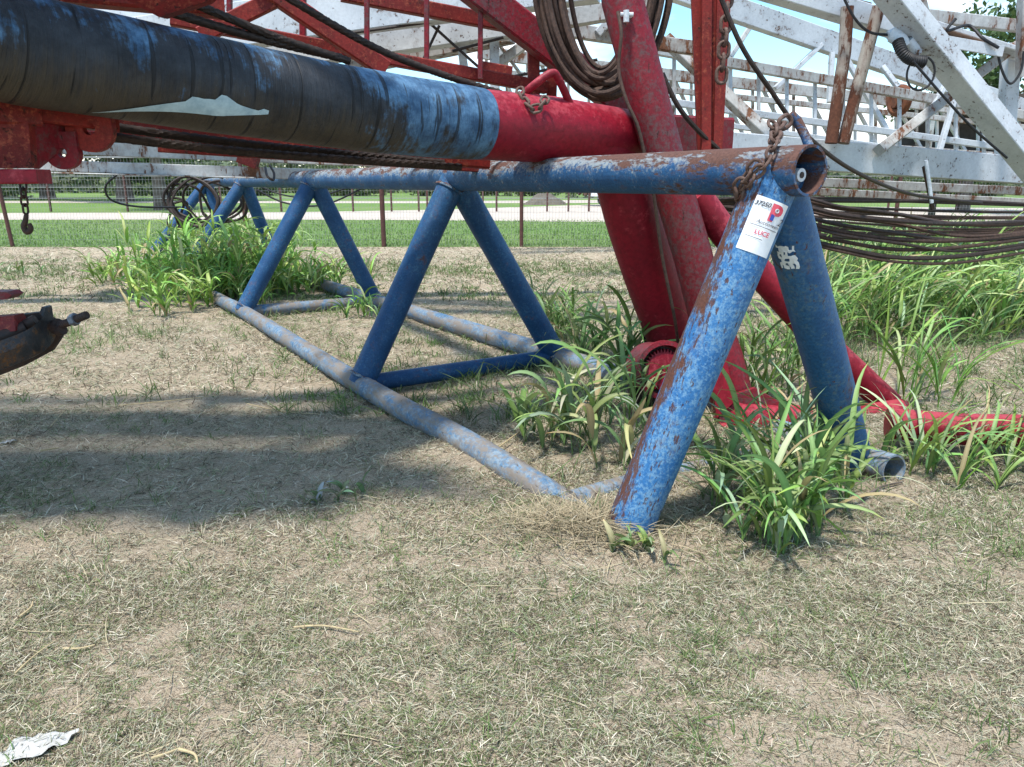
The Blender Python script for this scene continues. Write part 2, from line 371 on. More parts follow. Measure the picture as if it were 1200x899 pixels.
def grid_ground():
    xs = np.concatenate([[-1500, -300, -80, -30, -14], np.linspace(-8, 8, 330), [14, 30, 80, 300, 1500]])
    ys = np.concatenate([[-300, -40, -8, -3], np.linspace(-.5, 12.5, 300), [13, 20, 60, 300, 2500]])
    X, Y = np.meshgrid(xs, ys); Z = gz(X, Y); Z[(np.abs(X) > 8) | (Y > 12.6) | (Y < -.6)] = 0
    n, m_ = X.shape; co = np.stack([X, Y, Z], -1).reshape(-1, 3)
    I = np.arange(n*m_).reshape(n, m_); q = np.stack([I[:-1, :-1], I[:-1, 1:], I[1:, 1:], I[1:, :-1]], -1).reshape(-1, 4)
    return co, q
def np_mesh(name, co, faces4, m, col=None, tris=None, smooth=False):
    me = bpy.data.meshes.new(name); nv = len(co)
    nq = len(faces4); ntr = 0 if tris is None else len(tris)
    me.vertices.add(nv); me.vertices.foreach_set('co', co.astype(np.float32).ravel())
    me.loops.add(nq*4+ntr*3); me.polygons.add(nq+ntr)
    li = faces4.ravel() if ntr == 0 else np.concatenate([faces4.ravel(), tris.ravel()])
    me.loops.foreach_set('vertex_index', li.astype(np.int32))
    st = np.arange(nq)*4
    if ntr: st = np.concatenate([st, nq*4+np.arange(ntr)*3])
    me.polygons.foreach_set('loop_start', st.astype(np.int32))
    if smooth: me.polygons.foreach_set('use_smooth', np.ones(nq+ntr, dtype=bool))
    me.update(calc_edges=True)
    if col is not None:
        a = me.attributes.new('Col', 'FLOAT_COLOR', 'POINT')
        a.data.foreach_set('color', np.concatenate([col, np.ones((nv, 1))], 1).astype(np.float32).ravel())
    me.materials.append(m); o = bpy.data.objects.new(name, me); COL.objects.link(o); return o

def soil_mat():
    m, t, b = mat('dry_soil'); geo = nd(t, 'ShaderNodeNewGeometry'); P = geo.outputs['Position']
    n1 = noise(t, P, 1.1, 6, .6); n2 = noise(t, P, 9, 8, .7); n3 = noise(t, P, 60, 6, .75); n4 = noise(t, P, 240, 3, .7)
    c = mixc(t, ramp(t, n2, .35, .65), (.58, .465, .335), (.43, .345, .24))
    c = mixc(t, math_(t, 'MULTIPLY', ramp(t, n1, .46, .66), .45), c, (.36, .31, .22))
    c = mixc(t, ramp(t, n3, .50, .62), c, (.64, .55, .42))
    c = mixc(t, math_(t, 'MULTIPLY', ramp(t, n4, .50, .60), .8), c, (.12, .09, .065))  # dark organic specks, doubling as painted shade in gaps between clippings
    t.links.new(c, b.inputs['Base Color']); b.inputs['Roughness'].default_value = .95; b.inputs['Specular IOR Level'].default_value = .1
    bump(t, b, math_(t, 'ADD', n3, math_(t, 'MULTIPLY', n4, .5)), .02, .8)
    return m
def lawn_mat():
    m, t, b = mat('mown_lawn'); geo = nd(t, 'ShaderNodeNewGeometry'); P = geo.outputs['Position']
    n1 = noise(t, P, .12, 6, .6); n2 = noise(t, P, 1.7, 8, .7); n3 = noise(t, P, 25, 5, .7)
    c = mixc(t, ramp(t, n2, .35, .65), (.10, .19, .045), (.17, .25, .075))
    c = mixc(t, math_(t, 'MULTIPLY', ramp(t, n1, .45, .65), .45), c, (.25, .26, .12))
    c = mixc(t, math_(t, 'MULTIPLY', ramp(t, n3, .5, .7), .5), c, (.06, .12, .03))
    t.links.new(c, b.inputs['Base Color']); b.inputs['Roughness'].default_value = .95; b.inputs['Specular IOR Level'].default_value = .1
    bump(t, b, n3, .03, .8); return m
co, q = grid_ground()
tag(np_mesh('ground', co, q, soil_mat(), smooth=True), kind='structure')
mb = MB(); mb.add([(-900, 13.25, .006), (900, 13.25, .006), (900, 1200, .006), (-900, 1200, .006)], [(0, 1, 2, 3)])
tag(mb.build('lawn', lawn_mat(), smooth=False), kind='structure')
SAND = plain('sandy_road', (.50, .43, .36), (.42, .36, .30), 2, .95, .01)
def strip(name, pts, m, z):
    mb = MB(); n = len(pts); vs = [(a[0], a[1], z) for a in pts]+[(a[0], a[2], z) for a in pts]
    mb.add(vs, [(i, i+1, n+i+1, n+i) for i in range(n-1)]); return tag(mb.build(name, m, smooth=False), kind='structure')
strip('road', [(-60, 22.0, 26.5), (-20, 22.6, 27.5), (-8, 23, 28.5), (-3, 22.5, 31), (2, 21.5, 36), (6, 20.5, 40), (12, 21, 36), (30, 23, 30), (70, 25, 31)], SAND, .012)
strip('path', [(-80, 42, 46), (-20, 41, 45), (-4, 40.5, 45), (4, 41, 47), (20, 42, 47), (90, 44, 49)], SAND, .012)

# ------------------------------------------------------------------ ground cover
def blades(name, x, y, L, wd, tilt, col, m, label, cat, curl=.5, base_z=None, head=None):
    n = len(x); th = rng.uniform(0, 2*np.pi, n) if head is None else head
    z = gz(x, y) if base_z is None else base_z
    d = np.stack([np.cos(th), np.sin(th)], -1); sd = np.stack([-np.sin(th), np.cos(th)], -1)
    c2 = rng.normal(0, curl, n)
    ct, st = np.cos(tilt), np.sin(tilt)
    p0 = np.stack([x, y, z+.002], -1)
    def pt(f, bend):
        out_ = p0.copy(); k = L*f
        out_[:, 0] += d[:, 0]*ct*k+sd[:, 0]*c2*k*f*.6; out_[:, 1] += d[:, 1]*ct*k+sd[:, 1]*c2*k*f*.6
        out_[:, 2] += st*k-bend*L*f*f*.45*np.sin(tilt); return out_
    roll = rng.uniform(-.9, .9, n)
    def wv(k): return np.stack([sd[:, 0]*wd*k*np.cos(roll), sd[:, 1]*wd*k*np.cos(roll), wd*k*np.sin(roll)], -1)
    b_ = rng.uniform(.2, 1, n)
    P1, P2, P3 = pt(.38, b_), pt(.74, b_), pt(1, b_)
    co = np.stack([p0-wv(.4), p0+wv(.4), P1-wv(.5), P1+wv(.5), P2-wv(.38), P2+wv(.38), P3], 1).reshape(-1, 3)
    b7 = np.arange(n)[:, None]*7
    q = np.concatenate([b7+[0, 1, 3, 2], b7+[2, 3, 5, 4]]); tr = b7+[4, 5, 6]
    cc = np.repeat(col, 7, 0)
    o = np_mesh(name, co, q, m, cc, tr); return tag(o, label, cat, kind='stuff')
def scatter(n, y0, y1, marg=.7, pw=1.0):
    y = y0+(y1-y0)*rng.uniform(0, 1, n)**pw
    hw = y*.73+marg; x = rng.uniform(-1, 1, n)*hw; return x, y
PAL = np.array([(.48, .41, .29), (.40, .38, .26), (.25, .29, .16), (.60, .53, .40), (.35, .36, .26), (.10, .075, .05), (.70, .64, .51)])
def pal(n, w_):
    idx = rng.choice(len(PAL), n, p=np.array(w_)/sum(w_)); c = PAL[idx]*rng.uniform(.75, 1.2, (n, 1)); return c
def shadeband(x, y):   # trodden bare earth left of the frame
    return np.exp(-(((x+1.3)/1.3)**2+((y-3.0)/.75)**2))
def y0v(y): return 1-.75*np.exp(-((y-12.4)/.7)**2)-.6*np.exp(-((y-6.9)/.5)**2)
X_, Y_, L_, W_, T_, C_ = [], [], [], [], [], []
for (n, y0, y1, l0, l1, w0, w1) in ((260000, .95, 2.0, .006, .042, .0008, .0021), (260000, 2.0, 3.6, .008, .055, .0011, .0027), (150000, 3.6, 7.0, .012, .08, .002, .0045), (90000, 7.0, 13.2, .03, .12, .004, .009)):
    x, y = scatter(n, y0, y1, .8, .8)
    d = fbm(x, y, 3.0, 21)*.5+fbm(x, y, 13, 27)*.5
    keep = rng.uniform(0, 1, n) < np.clip((d-.345)*5.5, .14, 1)*(1-.72*shadeband(x, y))*(.35+.65*np.clip((y0v(y)), 0, 1))
    x, y = x[keep], y[keep]; k = len(x)
    X_.append(x); Y_.append(y); L_.append(l0+(l1-l0)*rng.uniform(0, 1, k)**1.8); W_.append(rng.uniform(w0, w1, k)); T_.append(np.abs(rng.normal(.12, .45, k)))
    g = fbm(x, y, 1.1, 33); c = pal(k, [3, 2.4, 1.9, 2.6, 2.6, 4.8, 1.5]); green = (rng.uniform(0, 1, k) < np.clip((g-.46)*1.3, 0, .32))
    c[green] = np.array((.15, .19, .075))*rng.uniform(.7, 1.35, (green.sum(), 1)); C_.append(c)
blades('grass_clippings', *[np.concatenate(a) for a in (X_, Y_, L_, W_, T_, C_)], HAY, 'dry grey green grass clippings strewn over the pale soil', 'clippings', .55)
# longer straw
n = 2600; x, y = scatter(n, 1.0, 5.5, .8, .8)
blades('straw', x, y, rng.uniform(.04, .16, n)**1.0, rng.uniform(.0014, .0032, n), np.abs(rng.normal(.03, .10, n)), np.array((.50, .43, .28))*rng.uniform(.6, 1.15, (n, 1)), HAY, 'long pale straw stalks lying on the ground', 'straw', .25)
# heap of straw round the near foot
n = 1500; x = rng.normal(.22, .13, n); y = rng.normal(2.23, .07, n)
blades('straw', x, y, rng.uniform(.05, .16, n), rng.uniform(.0014, .003, n), np.abs(rng.normal(.25, .25, n)), np.array((.46, .38, .25))*rng.uniform(.55, 1.15, (n, 1)), HAY, 'matted straw heaped round the foot of the nearest blue leg', 'straw', .5)
# short standing grass in tufts
def tufts(n_t, per, y0, y1, hmin, hmax, wd, fn, colr, name, label):
    x, y = scatter(n_t, y0, y1, .8, .85); keep = rng.uniform(0, 1, n_t) < fn(x, y); x, y = x[keep], y[keep]; k = len(x)
    sc = rng.uniform(.6, 1.3, k)
    xx = np.repeat(x, per)+rng.normal(0, .018, k*per)*np.repeat(sc, per)*(1+np.repeat(y, per)*.12); yy = np.repeat(y, per)+rng.normal(0, .018, k*per)*(1+np.repeat(y, per)*.12)
    Lh = rng.uniform(hmin, hmax, k*per)*np.repeat(sc, per); c = np.repeat(np.array(colr)[rng.integers(0, len(colr), k)], per, 0)*rng.uniform(.7, 1.3, (k*per, 1))
    blades(name, xx, yy, Lh, rng.uniform(wd*.6, wd*1.2, k*per), rng.uniform(.45, 1.45, k*per), c, LEAF, label, 'grass', .35)
GRN = [(.10, .18, .04), (.13, .21, .055), (.17, .23, .08), (.08, .14, .035)]
def fnear(x, y):
    p = np.clip((fbm(x, y, 1.6, 41)-.45)*2.2, .03, 1)*.45
    p = p+.75*np.exp(-(((x-1.75)/.6)**2+((y-2.5)/.7)**2))
    p = p*(1-.5*shadeband(x, y)); return np.clip(p, 0, 1)
tufts(2300, 12, .95, 3.4, .02, .075, .0026, fnear, GRN, 'short_grass', 'short green grass tufts scattered over the dry clippings')
def fmid(x, y):
    p = np.clip((fbm(x, y, .9, 47)-.42)*3, .05, 1)*.8
    a = np.exp(-(((x+.7)/.9)**2+((y-4.6)/1.0)**2)); return np.clip(p+a*.6, 0, 1)
tufts(3000, 13, 3.4, 7.5, .04, .13, .005, fmid, GRN, 'short_grass', 'ragged green grass growing in and around the blue frame')
def fwild(x, y):
    p = .7*np.exp(-(((x-.95)/.6)**2+((y-2.75)/.35)**2))+.9*np.exp(-(((x-2.6)/1.3)**2+((y-5.0)/.9)**2))+.5*np.exp(-(((x-.3)/.5)**2+((y-3.4)/.6)**2))
    return np.clip(p, 0, 1)
tufts(2300, 10, 2.3, 6.5, .07, .24, .0055, fwild, [(.10, .17, .05), (.13, .20, .07), (.26, .24, .13), (.09, .14, .045)], 'wild_grass', 'fine wispy grass growing thickly round the red and blue pipe feet')
def fback(x, y):
    band = np.exp(-((y-9.6)/.9)**2)+.5*np.exp(-((y-7.6)/.5)**2)
    return np.clip(band*.9*(.4+fbm(x, y, .8, 51)), 0.02, 1)*(y < 11.6)
tufts(6500, 11, 7.0, 11.7, .03, .085, .009, fback, [(.13, .20, .06), (.17, .22, .08), (.11, .16, .05)], 'short_grass', 'low green grass band before the wire fence')
# lawn blades just beyond the fence
n = 60000; y = 13.3+rng.uniform(0, 1, n)**1.3*9; x = rng.uniform(-1, 1, n)*(y*.72+1)
blades('lawn_grass', x, y, rng.uniform(.04, .10, n), rng.uniform(.008, .016, n), rng.uniform(.5, 1.4, n), np.array((.15, .24, .065))*rng.uniform(.7, 1.4, (n, 1)), LEAF, 'mown green lawn beyond the wire fence', 'lawn', .3, base_z=np.full(n, .006))

# ------------------------------------------------------------------ tall grass
def leaf_strip(vs, fs, cs, p, head, a0, a1, L, wd, col, segs=9, twist=0.0, side=0.0):
    dry = random.random() < .2; ph1 = random.uniform(0, 6.3); wav = random.uniform(.0, .22)
    base = len(vs); pos = Vector(p); ds = L/segs; d2 = V(math.cos(head), math.sin(head), 0); s2 = V(-math.sin(head), math.cos(head), 0)
    for i in range(segs+1):
        t = i/segs; a = a0+(a1-a0)*t**1.4+wav*math.sin(t*5+ph1)*t
        T = d2*math.sin(a)+V(0, 0, 1)*math.cos(a)
        Nn = d2*(-math.cos(a))+V(0, 0, 1)*math.sin(a)
        hh = twist*t; S = s2*math.cos(hh)+Nn*math.sin(hh); N2 = Nn*math.cos(hh)-s2*math.sin(hh)
        wv = 1.3*wd*min(1, .45+t*2.6)*(1-t**2.2)**.8+.0004
        vs.append(pos-S*wv*.5+N2*wv*.16); vs.append(pos.copy()); vs.append(pos+S*wv*.5+N2*wv*.16)
        k = .85+.3*t
        for j in range(3):
            c = [x*k*(1.0 if j != 1 else 1.35) for x in col]
            if t > .9 and dry: c = [c[0]*1.5+.06, c[1]*1.1+.03, c[2]]
            cs.append(c)
        pos = pos+T*ds+s2*(side+.25*math.sin(t*4+ph1))*ds*t
    for i in range(segs):
        b = base+i*3
        fs.append((b, b+1, b+4, b+3)); fs.append((b+1, b+2, b+5, b+4))
GROUPS = {}
def clump(x, y, stems, h, L, wd, label, lean=None, leaves=6, col=(.11, .21, .045), spread=.06, group=None, dead=.06):
    vs, fs, cs = [], [], []; z0 = float(gz(x, y))
    for s in range(stems):
        bx, by = (max(-2, min(2, random.gauss(0, 1)))*spread*1.4 for _ in '12')
        hs_ = h*random.uniform(.3, 1.15); lean_h = random.uniform(0, 2*math.pi); la = random.uniform(.02, .28)
        if lean is not None and random.random() < .75: lean_h = lean+random.uniform(-.6, .6); la *= 1.6
        P = []
        for i in range(6):
            t = i/5; P.append(V(bx+math.cos(lean_h)*la*hs_*t**1.3, by+math.sin(lean_h)*la*hs_*t**1.3, z0*0+hs_*t))
        b = len(vs); r0 = .0028+.002*random.random()
        for i, p in enumerate(P):
            for k in range(5):
                th = 2*math.pi*k/5; r = r0*(1-.6*i/5); vs.append(p+V(math.cos(th)*r, math.sin(th)*r, 0)); cs.append([c*1.25 for c in col])
        for i in range(5):
            for k in range(5): fs.append((b+i*5+k, b+i*5+(k+1) % 5, b+(i+1)*5+(k+1) % 5, b+(i+1)*5+k))
        ph = random.uniform(0, 6.28)
        nl = leaves+random.randint(-1, 1)
        for i in range(nl):
            t = (i+.4)/nl; k = min(4, int(t*5)); p = P[k].lerp(P[k+1], t*5-k)
            hd = ph+i*math.pi+random.gauss(0, .5)
            if lean is not None and random.random() < .55: hd = lean+random.gauss(0, .55)
            a0 = random.uniform(.12, .65); a1 = a0+random.uniform(.8, 2.2); 
            v = random.uniform(.65, 1.5); c = [col[0]*v*random.uniform(.8, 1.3), col[1]*v, col[2]*v*random.uniform(.7, 1.3)]
            if random.random() < dead: c = [.34, .27, .14]
            elif random.random() < .25: c = [c[0]*1.9, c[1]*1.4, c[2]*2.6]
            leaf_strip(vs, fs, cs, p, hd, a0, a1, L*random.choice((.35, .6, .8, 1.0, 1.15))*random.uniform(.85, 1.1), wd*random.choice((.35, .55, .8, 1.0, 1.1)), c, twist=random.uniform(-1.3, 1.3), side=random.uniform(-.3, .3))
    co = np.array([tuple(v) for v in vs]); 
    me = bpy.data.meshes.new('tall_grass_clump'); me.from_pydata([tuple(v) for v in vs], [], fs); me.update()
    a = me.attributes.new('Col', 'FLOAT_COLOR', 'POINT'); a.data.foreach_set('color', np.array([list(c)+[1] for c in cs], dtype=np.float32).ravel())
    me.polygons.foreach_set('use_smooth', [True]*len(me.polygons)); me.materials.append(LEAF)
    o = bpy.data.objects.new('tall_grass_clump', me); o.location = (x, y, z0); COL.objects.link(o)
    tag(o, label, 'grass clump', group or 'clumps of tall wild grass'); return o
def cg(px, py, *a, **k): g = gr(px, py); return clump(g.x, g.y, *a, **k)
# big clump smothering the far end of the frame
BR = (.17, .31, .06)
FARG = 'lush clumps at the far end of the blue frame'
for (px, py, s, h, lab) in ((172, 330, 16, .30, 'leftmost low bushy clump of the far lush grass, left of the blue frame end'), (212, 338, 22, .50, 'bright green clump in front of the farthest blue leg'),
        (246, 348, 24, .62, 'tall bright clump over the far end of the left ground rail'), (285, 345, 24, .58, 'dense bright clump between the far blue legs and the left ground rail'),
        (322, 338, 20, .50, 'lush clump left of the third blue leg'), (250, 312, 22, .62, 'lush clump standing behind the others at the far end of the frame'), (300, 316, 18, .5, 'lush clump behind, right of the fourth blue leg'),
        (232, 362, 10, .22, 'small tuft at the front edge of the far lush grass'), (372, 340, 12, .26, 'thin low clump beside the third right blue leg')):
    cg(px, py, int(s*2.6), h*1.0, .30, .024, lab, leaves=8, col=BR, spread=.19, group=FARG)
cg(655, 398, 20, .26, .36, .016, 'fine leaved clump by the foot of the second right blue leg', leaves=6, col=(.11, .20, .05), spread=.07)
cg(630, 372, 10, .24, .34, .014, 'thin arching clump behind the second right blue leg', leaves=5, col=(.10, .18, .045), spread=.06)
cg(705, 420, 12, .26, .34, .018, 'clump left of the red toothed drum', leaves=5, col=(.11, .20, .05), spread=.07)
cg(735, 455, 9, .36, .42, .026, 'broad leaved clump rising before the thick red pipe', leaves=5, col=(.11, .21, .05), spread=.05)
cg(612, 525, 4, .22, .34, .024, 'lone upright grass plant just inside the left ground rail', leaves=4, col=(.13, .22, .07), spread=.03, dead=0)
cg(665, 522, 8, .27, .36, .022, 'leafy grass plant inside the frame, second from the left ground rail', leaves=5, col=(.15, .235, .08), spread=.05)
cg(718, 535, 11, .25, .40, .024, 'broad leaved grass plant beside the nearest blue leg', leaves=5, col=(.15, .235, .08), spread=.06)
cg(745, 500, 7, .24, .30, .020, 'grass plant between the red drum and the nearest blue leg', leaves=5, col=(.10, .19, .05), spread=.06)
cg(905, 628, 19, .20, .38, .019, 'thick low clump in front, between the two nearest blue legs', leaves=6, col=(.145, .25, .07), spread=.05, dead=.04)
cg(858, 590, 8, .20, .36, .020, 'grass clump leaning on the nearest blue leg', leaves=5, col=(.13, .23, .06), spread=.05)
cg(955, 592, 12, .22, .38, .018, 'grass clump in front of the right near blue leg', leaves=5, col=(.145, .25, .07), spread=.05)
cg(912, 560, 12, .27, .38, .019, 'grass clump behind the thick front clump', leaves=5, col=(.11, .19, .055), spread=.06)
cg(872, 470, 10, .28, .34, .017, 'tall clump by the lower end of the leaning red pipe', leaves=6, col=(.12, .22, .05), spread=.08)
cg(915, 450, 14, .38, .38, .016, 'tall clump seen between the two nearest blue legs, at the back', leaves=6, col=(.12, .22, .05), spread=.10)
cg(1018, 552, 6, .10, .26, .015, 'clump between the open pipe end and the red ground pipe', lean=.3, leaves=5, col=(.12, .22, .05), spread=.07)
cg(1092, 545, 7, .07, .36, .014, 'windswept clump before the red ground pipe', lean=.15, leaves=6, col=(.145, .25, .07), spread=.09)
cg(1140, 548, 9, .07, .34, .013, 'windswept clump over the right part of the red ground pipe', lean=.1, leaves=6, col=(.12, .22, .045), spread=.10)
cg(1205, 545, 7, .08, .42, .013, 'windswept clump at the right edge by the red ground pipe', lean=.1, leaves=6, col=(.11, .21, .045), spread=.10)
cg(1075, 470, 10, .34, .50, .013, 'long arching clump behind the red ground pipe', lean=.25, leaves=6, col=(.12, .24, .045), spread=.08)
BACKG = 'wind blown grass mass behind the red pipes on the right'
k = 0
DESC = ['just right of the right near blue leg', 'second from the blue leg', 'third from the blue leg', 'in the middle of the mass', 'fifth from the blue leg', 'sixth from the blue leg', 'second from the right edge', 'at the right edge']
for row, (py, h) in enumerate(((400, .34), (362, .44), (338, .42))):
    for i in range(8):
        px = 955+i*38+random.uniform(-12, 12)+row*6
        cg(px, py+random.uniform(-6, 6)-i*2.0, 20, h*random.uniform(.8, 1.15), .52, .018,
           'wind blown grass clump, %s row, %s' % (['front', 'middle', 'back'][row], DESC[i]), lean=.1, leaves=7, col=(.15, .27, .065), spread=.14, group=BACKG)
for px, py, lab in ((1110, 322, 'dark grass clump under the hanging rope coil'), (1180, 318, 'dark grass clump under the right end of the rope coil')):
    cg(px, py, 26, .45, .5, .018, lab, leaves=7, col=(.07, .15, .03), spread=.3, group=BACKG)
cg(395, 588, 5, .03, .09, .016, 'small flat weed on bare earth left of the ground rail', leaves=5, col=(.12, .18, .08), spread=.03, dead=0)
cg(742, 648, 6, .03, .09, .016, 'small flat weed just below the nearest blue leg', leaves=5, col=(.13, .2, .06), spread=.03, dead=0)
cg(318, 345, 9, .24, .22, .018, 'sparse tuft by the third left blue leg', leaves=5, col=(.12, .24, .05), spread=.08)
cg(425, 372, 9, .15, .24, .016, 'sparse tuft by the foot of the third right blue leg', leaves=5, col=(.12, .24, .05), spread=.08)
cg(20, 322, 8, .12, .2, .016, 'low tuft at the left edge in the grass band', leaves=5, col=(.11, .19, .055), spread=.1)

# ------------------------------------------------------------------ blue pipe frame
AZ = R(31.3)
D = V(-math.sin(AZ), math.cos(AZ), 0); Nn = V(math.cos(AZ), math.sin(AZ), 0)
def DN(s, n, z=0.0): return D*s+Nn*n+V(0, 0, z)
bf = empty('pipe_frame', (0.9, 2.6, 0), 'long chipped blue pipe frame of inverted V legs standing on two ground rails', 'pipe frame')
nc = 1.93
A0 = at(950, 200, 2.22); A1 = at(241, 212.5, 11.2)
def rail_at(px):   # a point on the top rail seen in column px
    lo, hi = 0.0, 1.0
    for _ in range(40):
        m_ = (lo+hi)/2; p = A0.lerp(A1, m_); v = p-V(0, 0, H)
        u = CX+F*v.x/(v.y*math.cos(PITCH)-v.z*math.sin(PITCH))
        if u > px: lo = m_
        else: hi = m_
    return A0.lerp(A1, lo)
MB().hollow([A0, A0.lerp(A1, .02), A0.lerp(A1, .3), A0.lerp(A1, .6), A1], .072, .008, 40, .35).build('top_rail', BLUE_TOP, bf)
LR = [gr(708, 618, -.06), gr(660, 590, -.04), gr(625, 568, .005), gr(540, 515, .03), gr(430, 455, .05), gr(290, 368, .06), gr(250, 347, .06)]
ld = (LR[6]-LR[4]).normalized(); LR.append(LR[6]+ld*4.2)
MB().tube(catmull(LR, 4), .055, 24).build('ground_rail', BLUE_BASE, bf)
RR = [gr(1048, 551, .04), gr(990, 533, .02), gr(870, 492, -.02), gr(722, 440, .04), gr(622, 408, .06), gr(480, 365, .06), gr(432, 350, .06)]
rd = (RR[6]-RR[4]).normalized(); RR.append(RR[6]+rd*5.0)
rp = [RR[0], RR[0].lerp(RR[1], .5)]+catmull(RR[1:], 3)
MB().hollow(rp, .060, .007, 32, .3).build('ground_rail', BLUE_BASE, bf)
# near A frame
apx = [912, 533, 367, 286, 243]
def on_line(P, s):   # point of a rail polyline at along-distance s
    best = None
    for a, b in zip(P[:-1], P[1:]):
        sa, sb = a.dot(D), b.dot(D)
        if sa <= s <= sb or sb <= s <= sa: return a.lerp(b, (s-sa)/(sb-sa))
    return P[-1] if abs(P[-1].dot(D)-s) < abs(P[0].dot(D)-s) else P[0]
for i, px in enumerate(apx):
    ap = rail_at(px); s = ap.dot(D)
    if i == 0:
        f1 = gr(733, 628, -.03); f2 = gr(1000, 545, 0.0)
        t1 = ap+V(-.004, .0, .0); t2 = ap+V(.0, .02, -.01)
        leg1 = (f1, t1)
        MB().tube([f1, f1.lerp(t1, .33), f1.lerp(t1, .66), t1], .0765, 40).build('leg', BLUE, bf)
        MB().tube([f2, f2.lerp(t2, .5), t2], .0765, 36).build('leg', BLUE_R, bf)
    else:
        f1 = on_line(LR, s); f2 = on_line(RR, s)
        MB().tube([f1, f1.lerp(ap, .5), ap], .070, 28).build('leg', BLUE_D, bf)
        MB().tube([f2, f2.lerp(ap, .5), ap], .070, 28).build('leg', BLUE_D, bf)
        for f_, q_ in ((f1, .035), (f2, .035), (f1, .94), (f2, .94)):
            w_ = MB(); w_.torus(f_.lerp(ap, q_), ap-f_, .072, .008+.002*random.random(), 34, 6); w_.v = [p+V(random.uniform(-1, 1), random.uniform(-1, 1), random.uniform(-1, 1))*.0022 for p in w_.v]; w_.build('weld_bead', BLUE_TOP, bf)
        MB().tube([f1+V(0, 0, 0), f1.lerp(f2, .5), f2], .047, 20).build('cross_pipe', BLUE_BASE if i > 1 else BLUE_D, bf)
MB().tube([gr(670, 592, -.03), gr(760, 566, -.035), gr(990, 520, -.06)], .055, 20).build('cross_pipe', BLUE_BASE, bf)
# bolt seen in the open end, lifting bar above
T0 = (A1-A0).normalized()
g = A0+T0*.05+V(-.012, 0, -.012)
mb = MB(); mb.tube([g-T0*.035, g+T0*.2], .019, 18, cap=True); mb.build('end_bolt', STEEL, bf)
mb = MB(); mb.tube([g-T0*.037, g-T0*.034], .009, 14); mb.build('bolt_hole', IRON, bf)
mb = MB(); mb.beam(A0+T0*.10+V(.03, 0, -.06), A0+T0*.10+V(-.04, 0, .06), .03, .008); mb.build('inner_plate', IRON, bf)
mb = MB(); mb.tube([at(953, 186, 2.36), at(944, 160, 2.40), at(934, 141, 2.42), at(926, 134, 2.42)], .0145, 12); mb.build('lifting_bar', BLUE_TOP, bf)
# sticker wrapped round the near leg
la, lb = leg1; Tl = (lb-la).normalized(); toc = (V(0, 0, H)-lb); toc = (toc-Tl*toc.dot(Tl)).normalized(); sidev = toc.cross(Tl)
if sidev.x < 0: sidev = -sidev
def on_leg(u, v, lift=.0015, rad=.0765):     # u metres round (right +), v metres along the leg from its top
    a = u/rad; return lb-Tl*v+(toc*math.cos(a)+sidev*math.sin(a))*(rad+lift)
LV0, LV1 = .090, .250; LW = .054; UC = .028
mb = MB(); nu, nv = 22, 10; vs = []; fs = []
def edge(f): return 0
for j in range(nv+1):
    for i in range(nu+1):
        fu = i/nu; fv = j/nv
        u = UC-LW+2*LW*fu; v = LV0+(LV1-LV0)*fv+.03*fu*(1-fv)*0+(.022*math.sin(fu*3.1) if j == nv else 0)*0
        vs.append(on_leg(u, v+.018*(1-fu)*0, .0016+.0008*math.sin(fu*9+fv*5)))
for j in range(nv):
    for i in range(nu): b = j*(nu+1)+i; fs.append((b, b+1, b+nu+2, b+nu+1))
mb.add(vs, fs); stk = mb.build('paper_label', PAPER, bf)
def text_on(txt, u0, v0, size, m, name, shear=0.0, bold=0.0, rot=0.0, sx=1.0):
    cu = bpy.data.curves.new('t', 'FONT'); cu.body = txt; cu.size = size; cu.shear = shear; cu.offset = bold; cu.resolution_u = 3
    to = bpy.data.objects.new('t', cu); COL.objects.link(to); bpy.context.view_layer.update()
    me = bpy.data.meshes.new_from_object(to.evaluated_get(bpy.context.evaluated_depsgraph_get()))
    mb = MB(); vs = []
    for v in me.vertices:
        x, y = v.co.x*sx, v.co.y; xr = x*math.cos(rot)-y*math.sin(rot); yr = x*math.sin(rot)+y*math.cos(rot)
        vs.append(on_leg(u0+xr, v0-yr, .0042))
    mb.add(vs, [tuple(p.vertices) for p in me.polygons]); o = mb.build(name, m, stk, smooth=False)
    COL.objects.unlink(to); bpy.data.objects.remove(to); bpy.data.curves.remove(cu); bpy.data.meshes.remove(me); return o
text_on('37250', UC-.052, LV0+.027, .018, INKD, 'lot_number', .3, .0004, .06)
text_on('P', UC-.002, LV0+.056, .064, INKR, 'logo_letter', 0, .004, 0, 1.1)
mb = MB(); vs = [on_leg(UC+.004+a, LV0+.056-b, .0052) for a, b in ((0, 0), (.011, 0), (.011, .016), (0, .018))]; mb.add(vs, [(0, 1, 2, 3)]); mb.build('logo_stem', INKB, stk, smooth=False)
mb = MB(); mb.torus(on_leg(UC+.016, LV0+.026, .0055), on_leg(UC+.016, LV0, 1)-on_leg(UC+.016, LV0, 0), .0052, .0017, 16, 6); mb.build('logo_ring', STEEL, stk)
text_on('2', UC+.036, LV0+.062, .030, INKD, 'handwriting', .3)
text_on('Auctioneers', UC-.028, LV0+.074, .015, INKD, 'print_line', .25)
for k, (v0, l) in enumerate(((.081, .085), (.116, .05))):
    mb = MB(); vs = [on_leg(UC-.042+l*i/10, LV0+v0+dv, .0042) for dv in (0, .0016) for i in range(11)]
    mb.add(vs, [(i, i+1, 12+i, 11+i) for i in range(10)]); mb.build('print_rule', INKD, stk, smooth=False)
text_on('LUCE', UC-.022, LV0+.105, .019, INKR, 'red_word', 0, .0003)
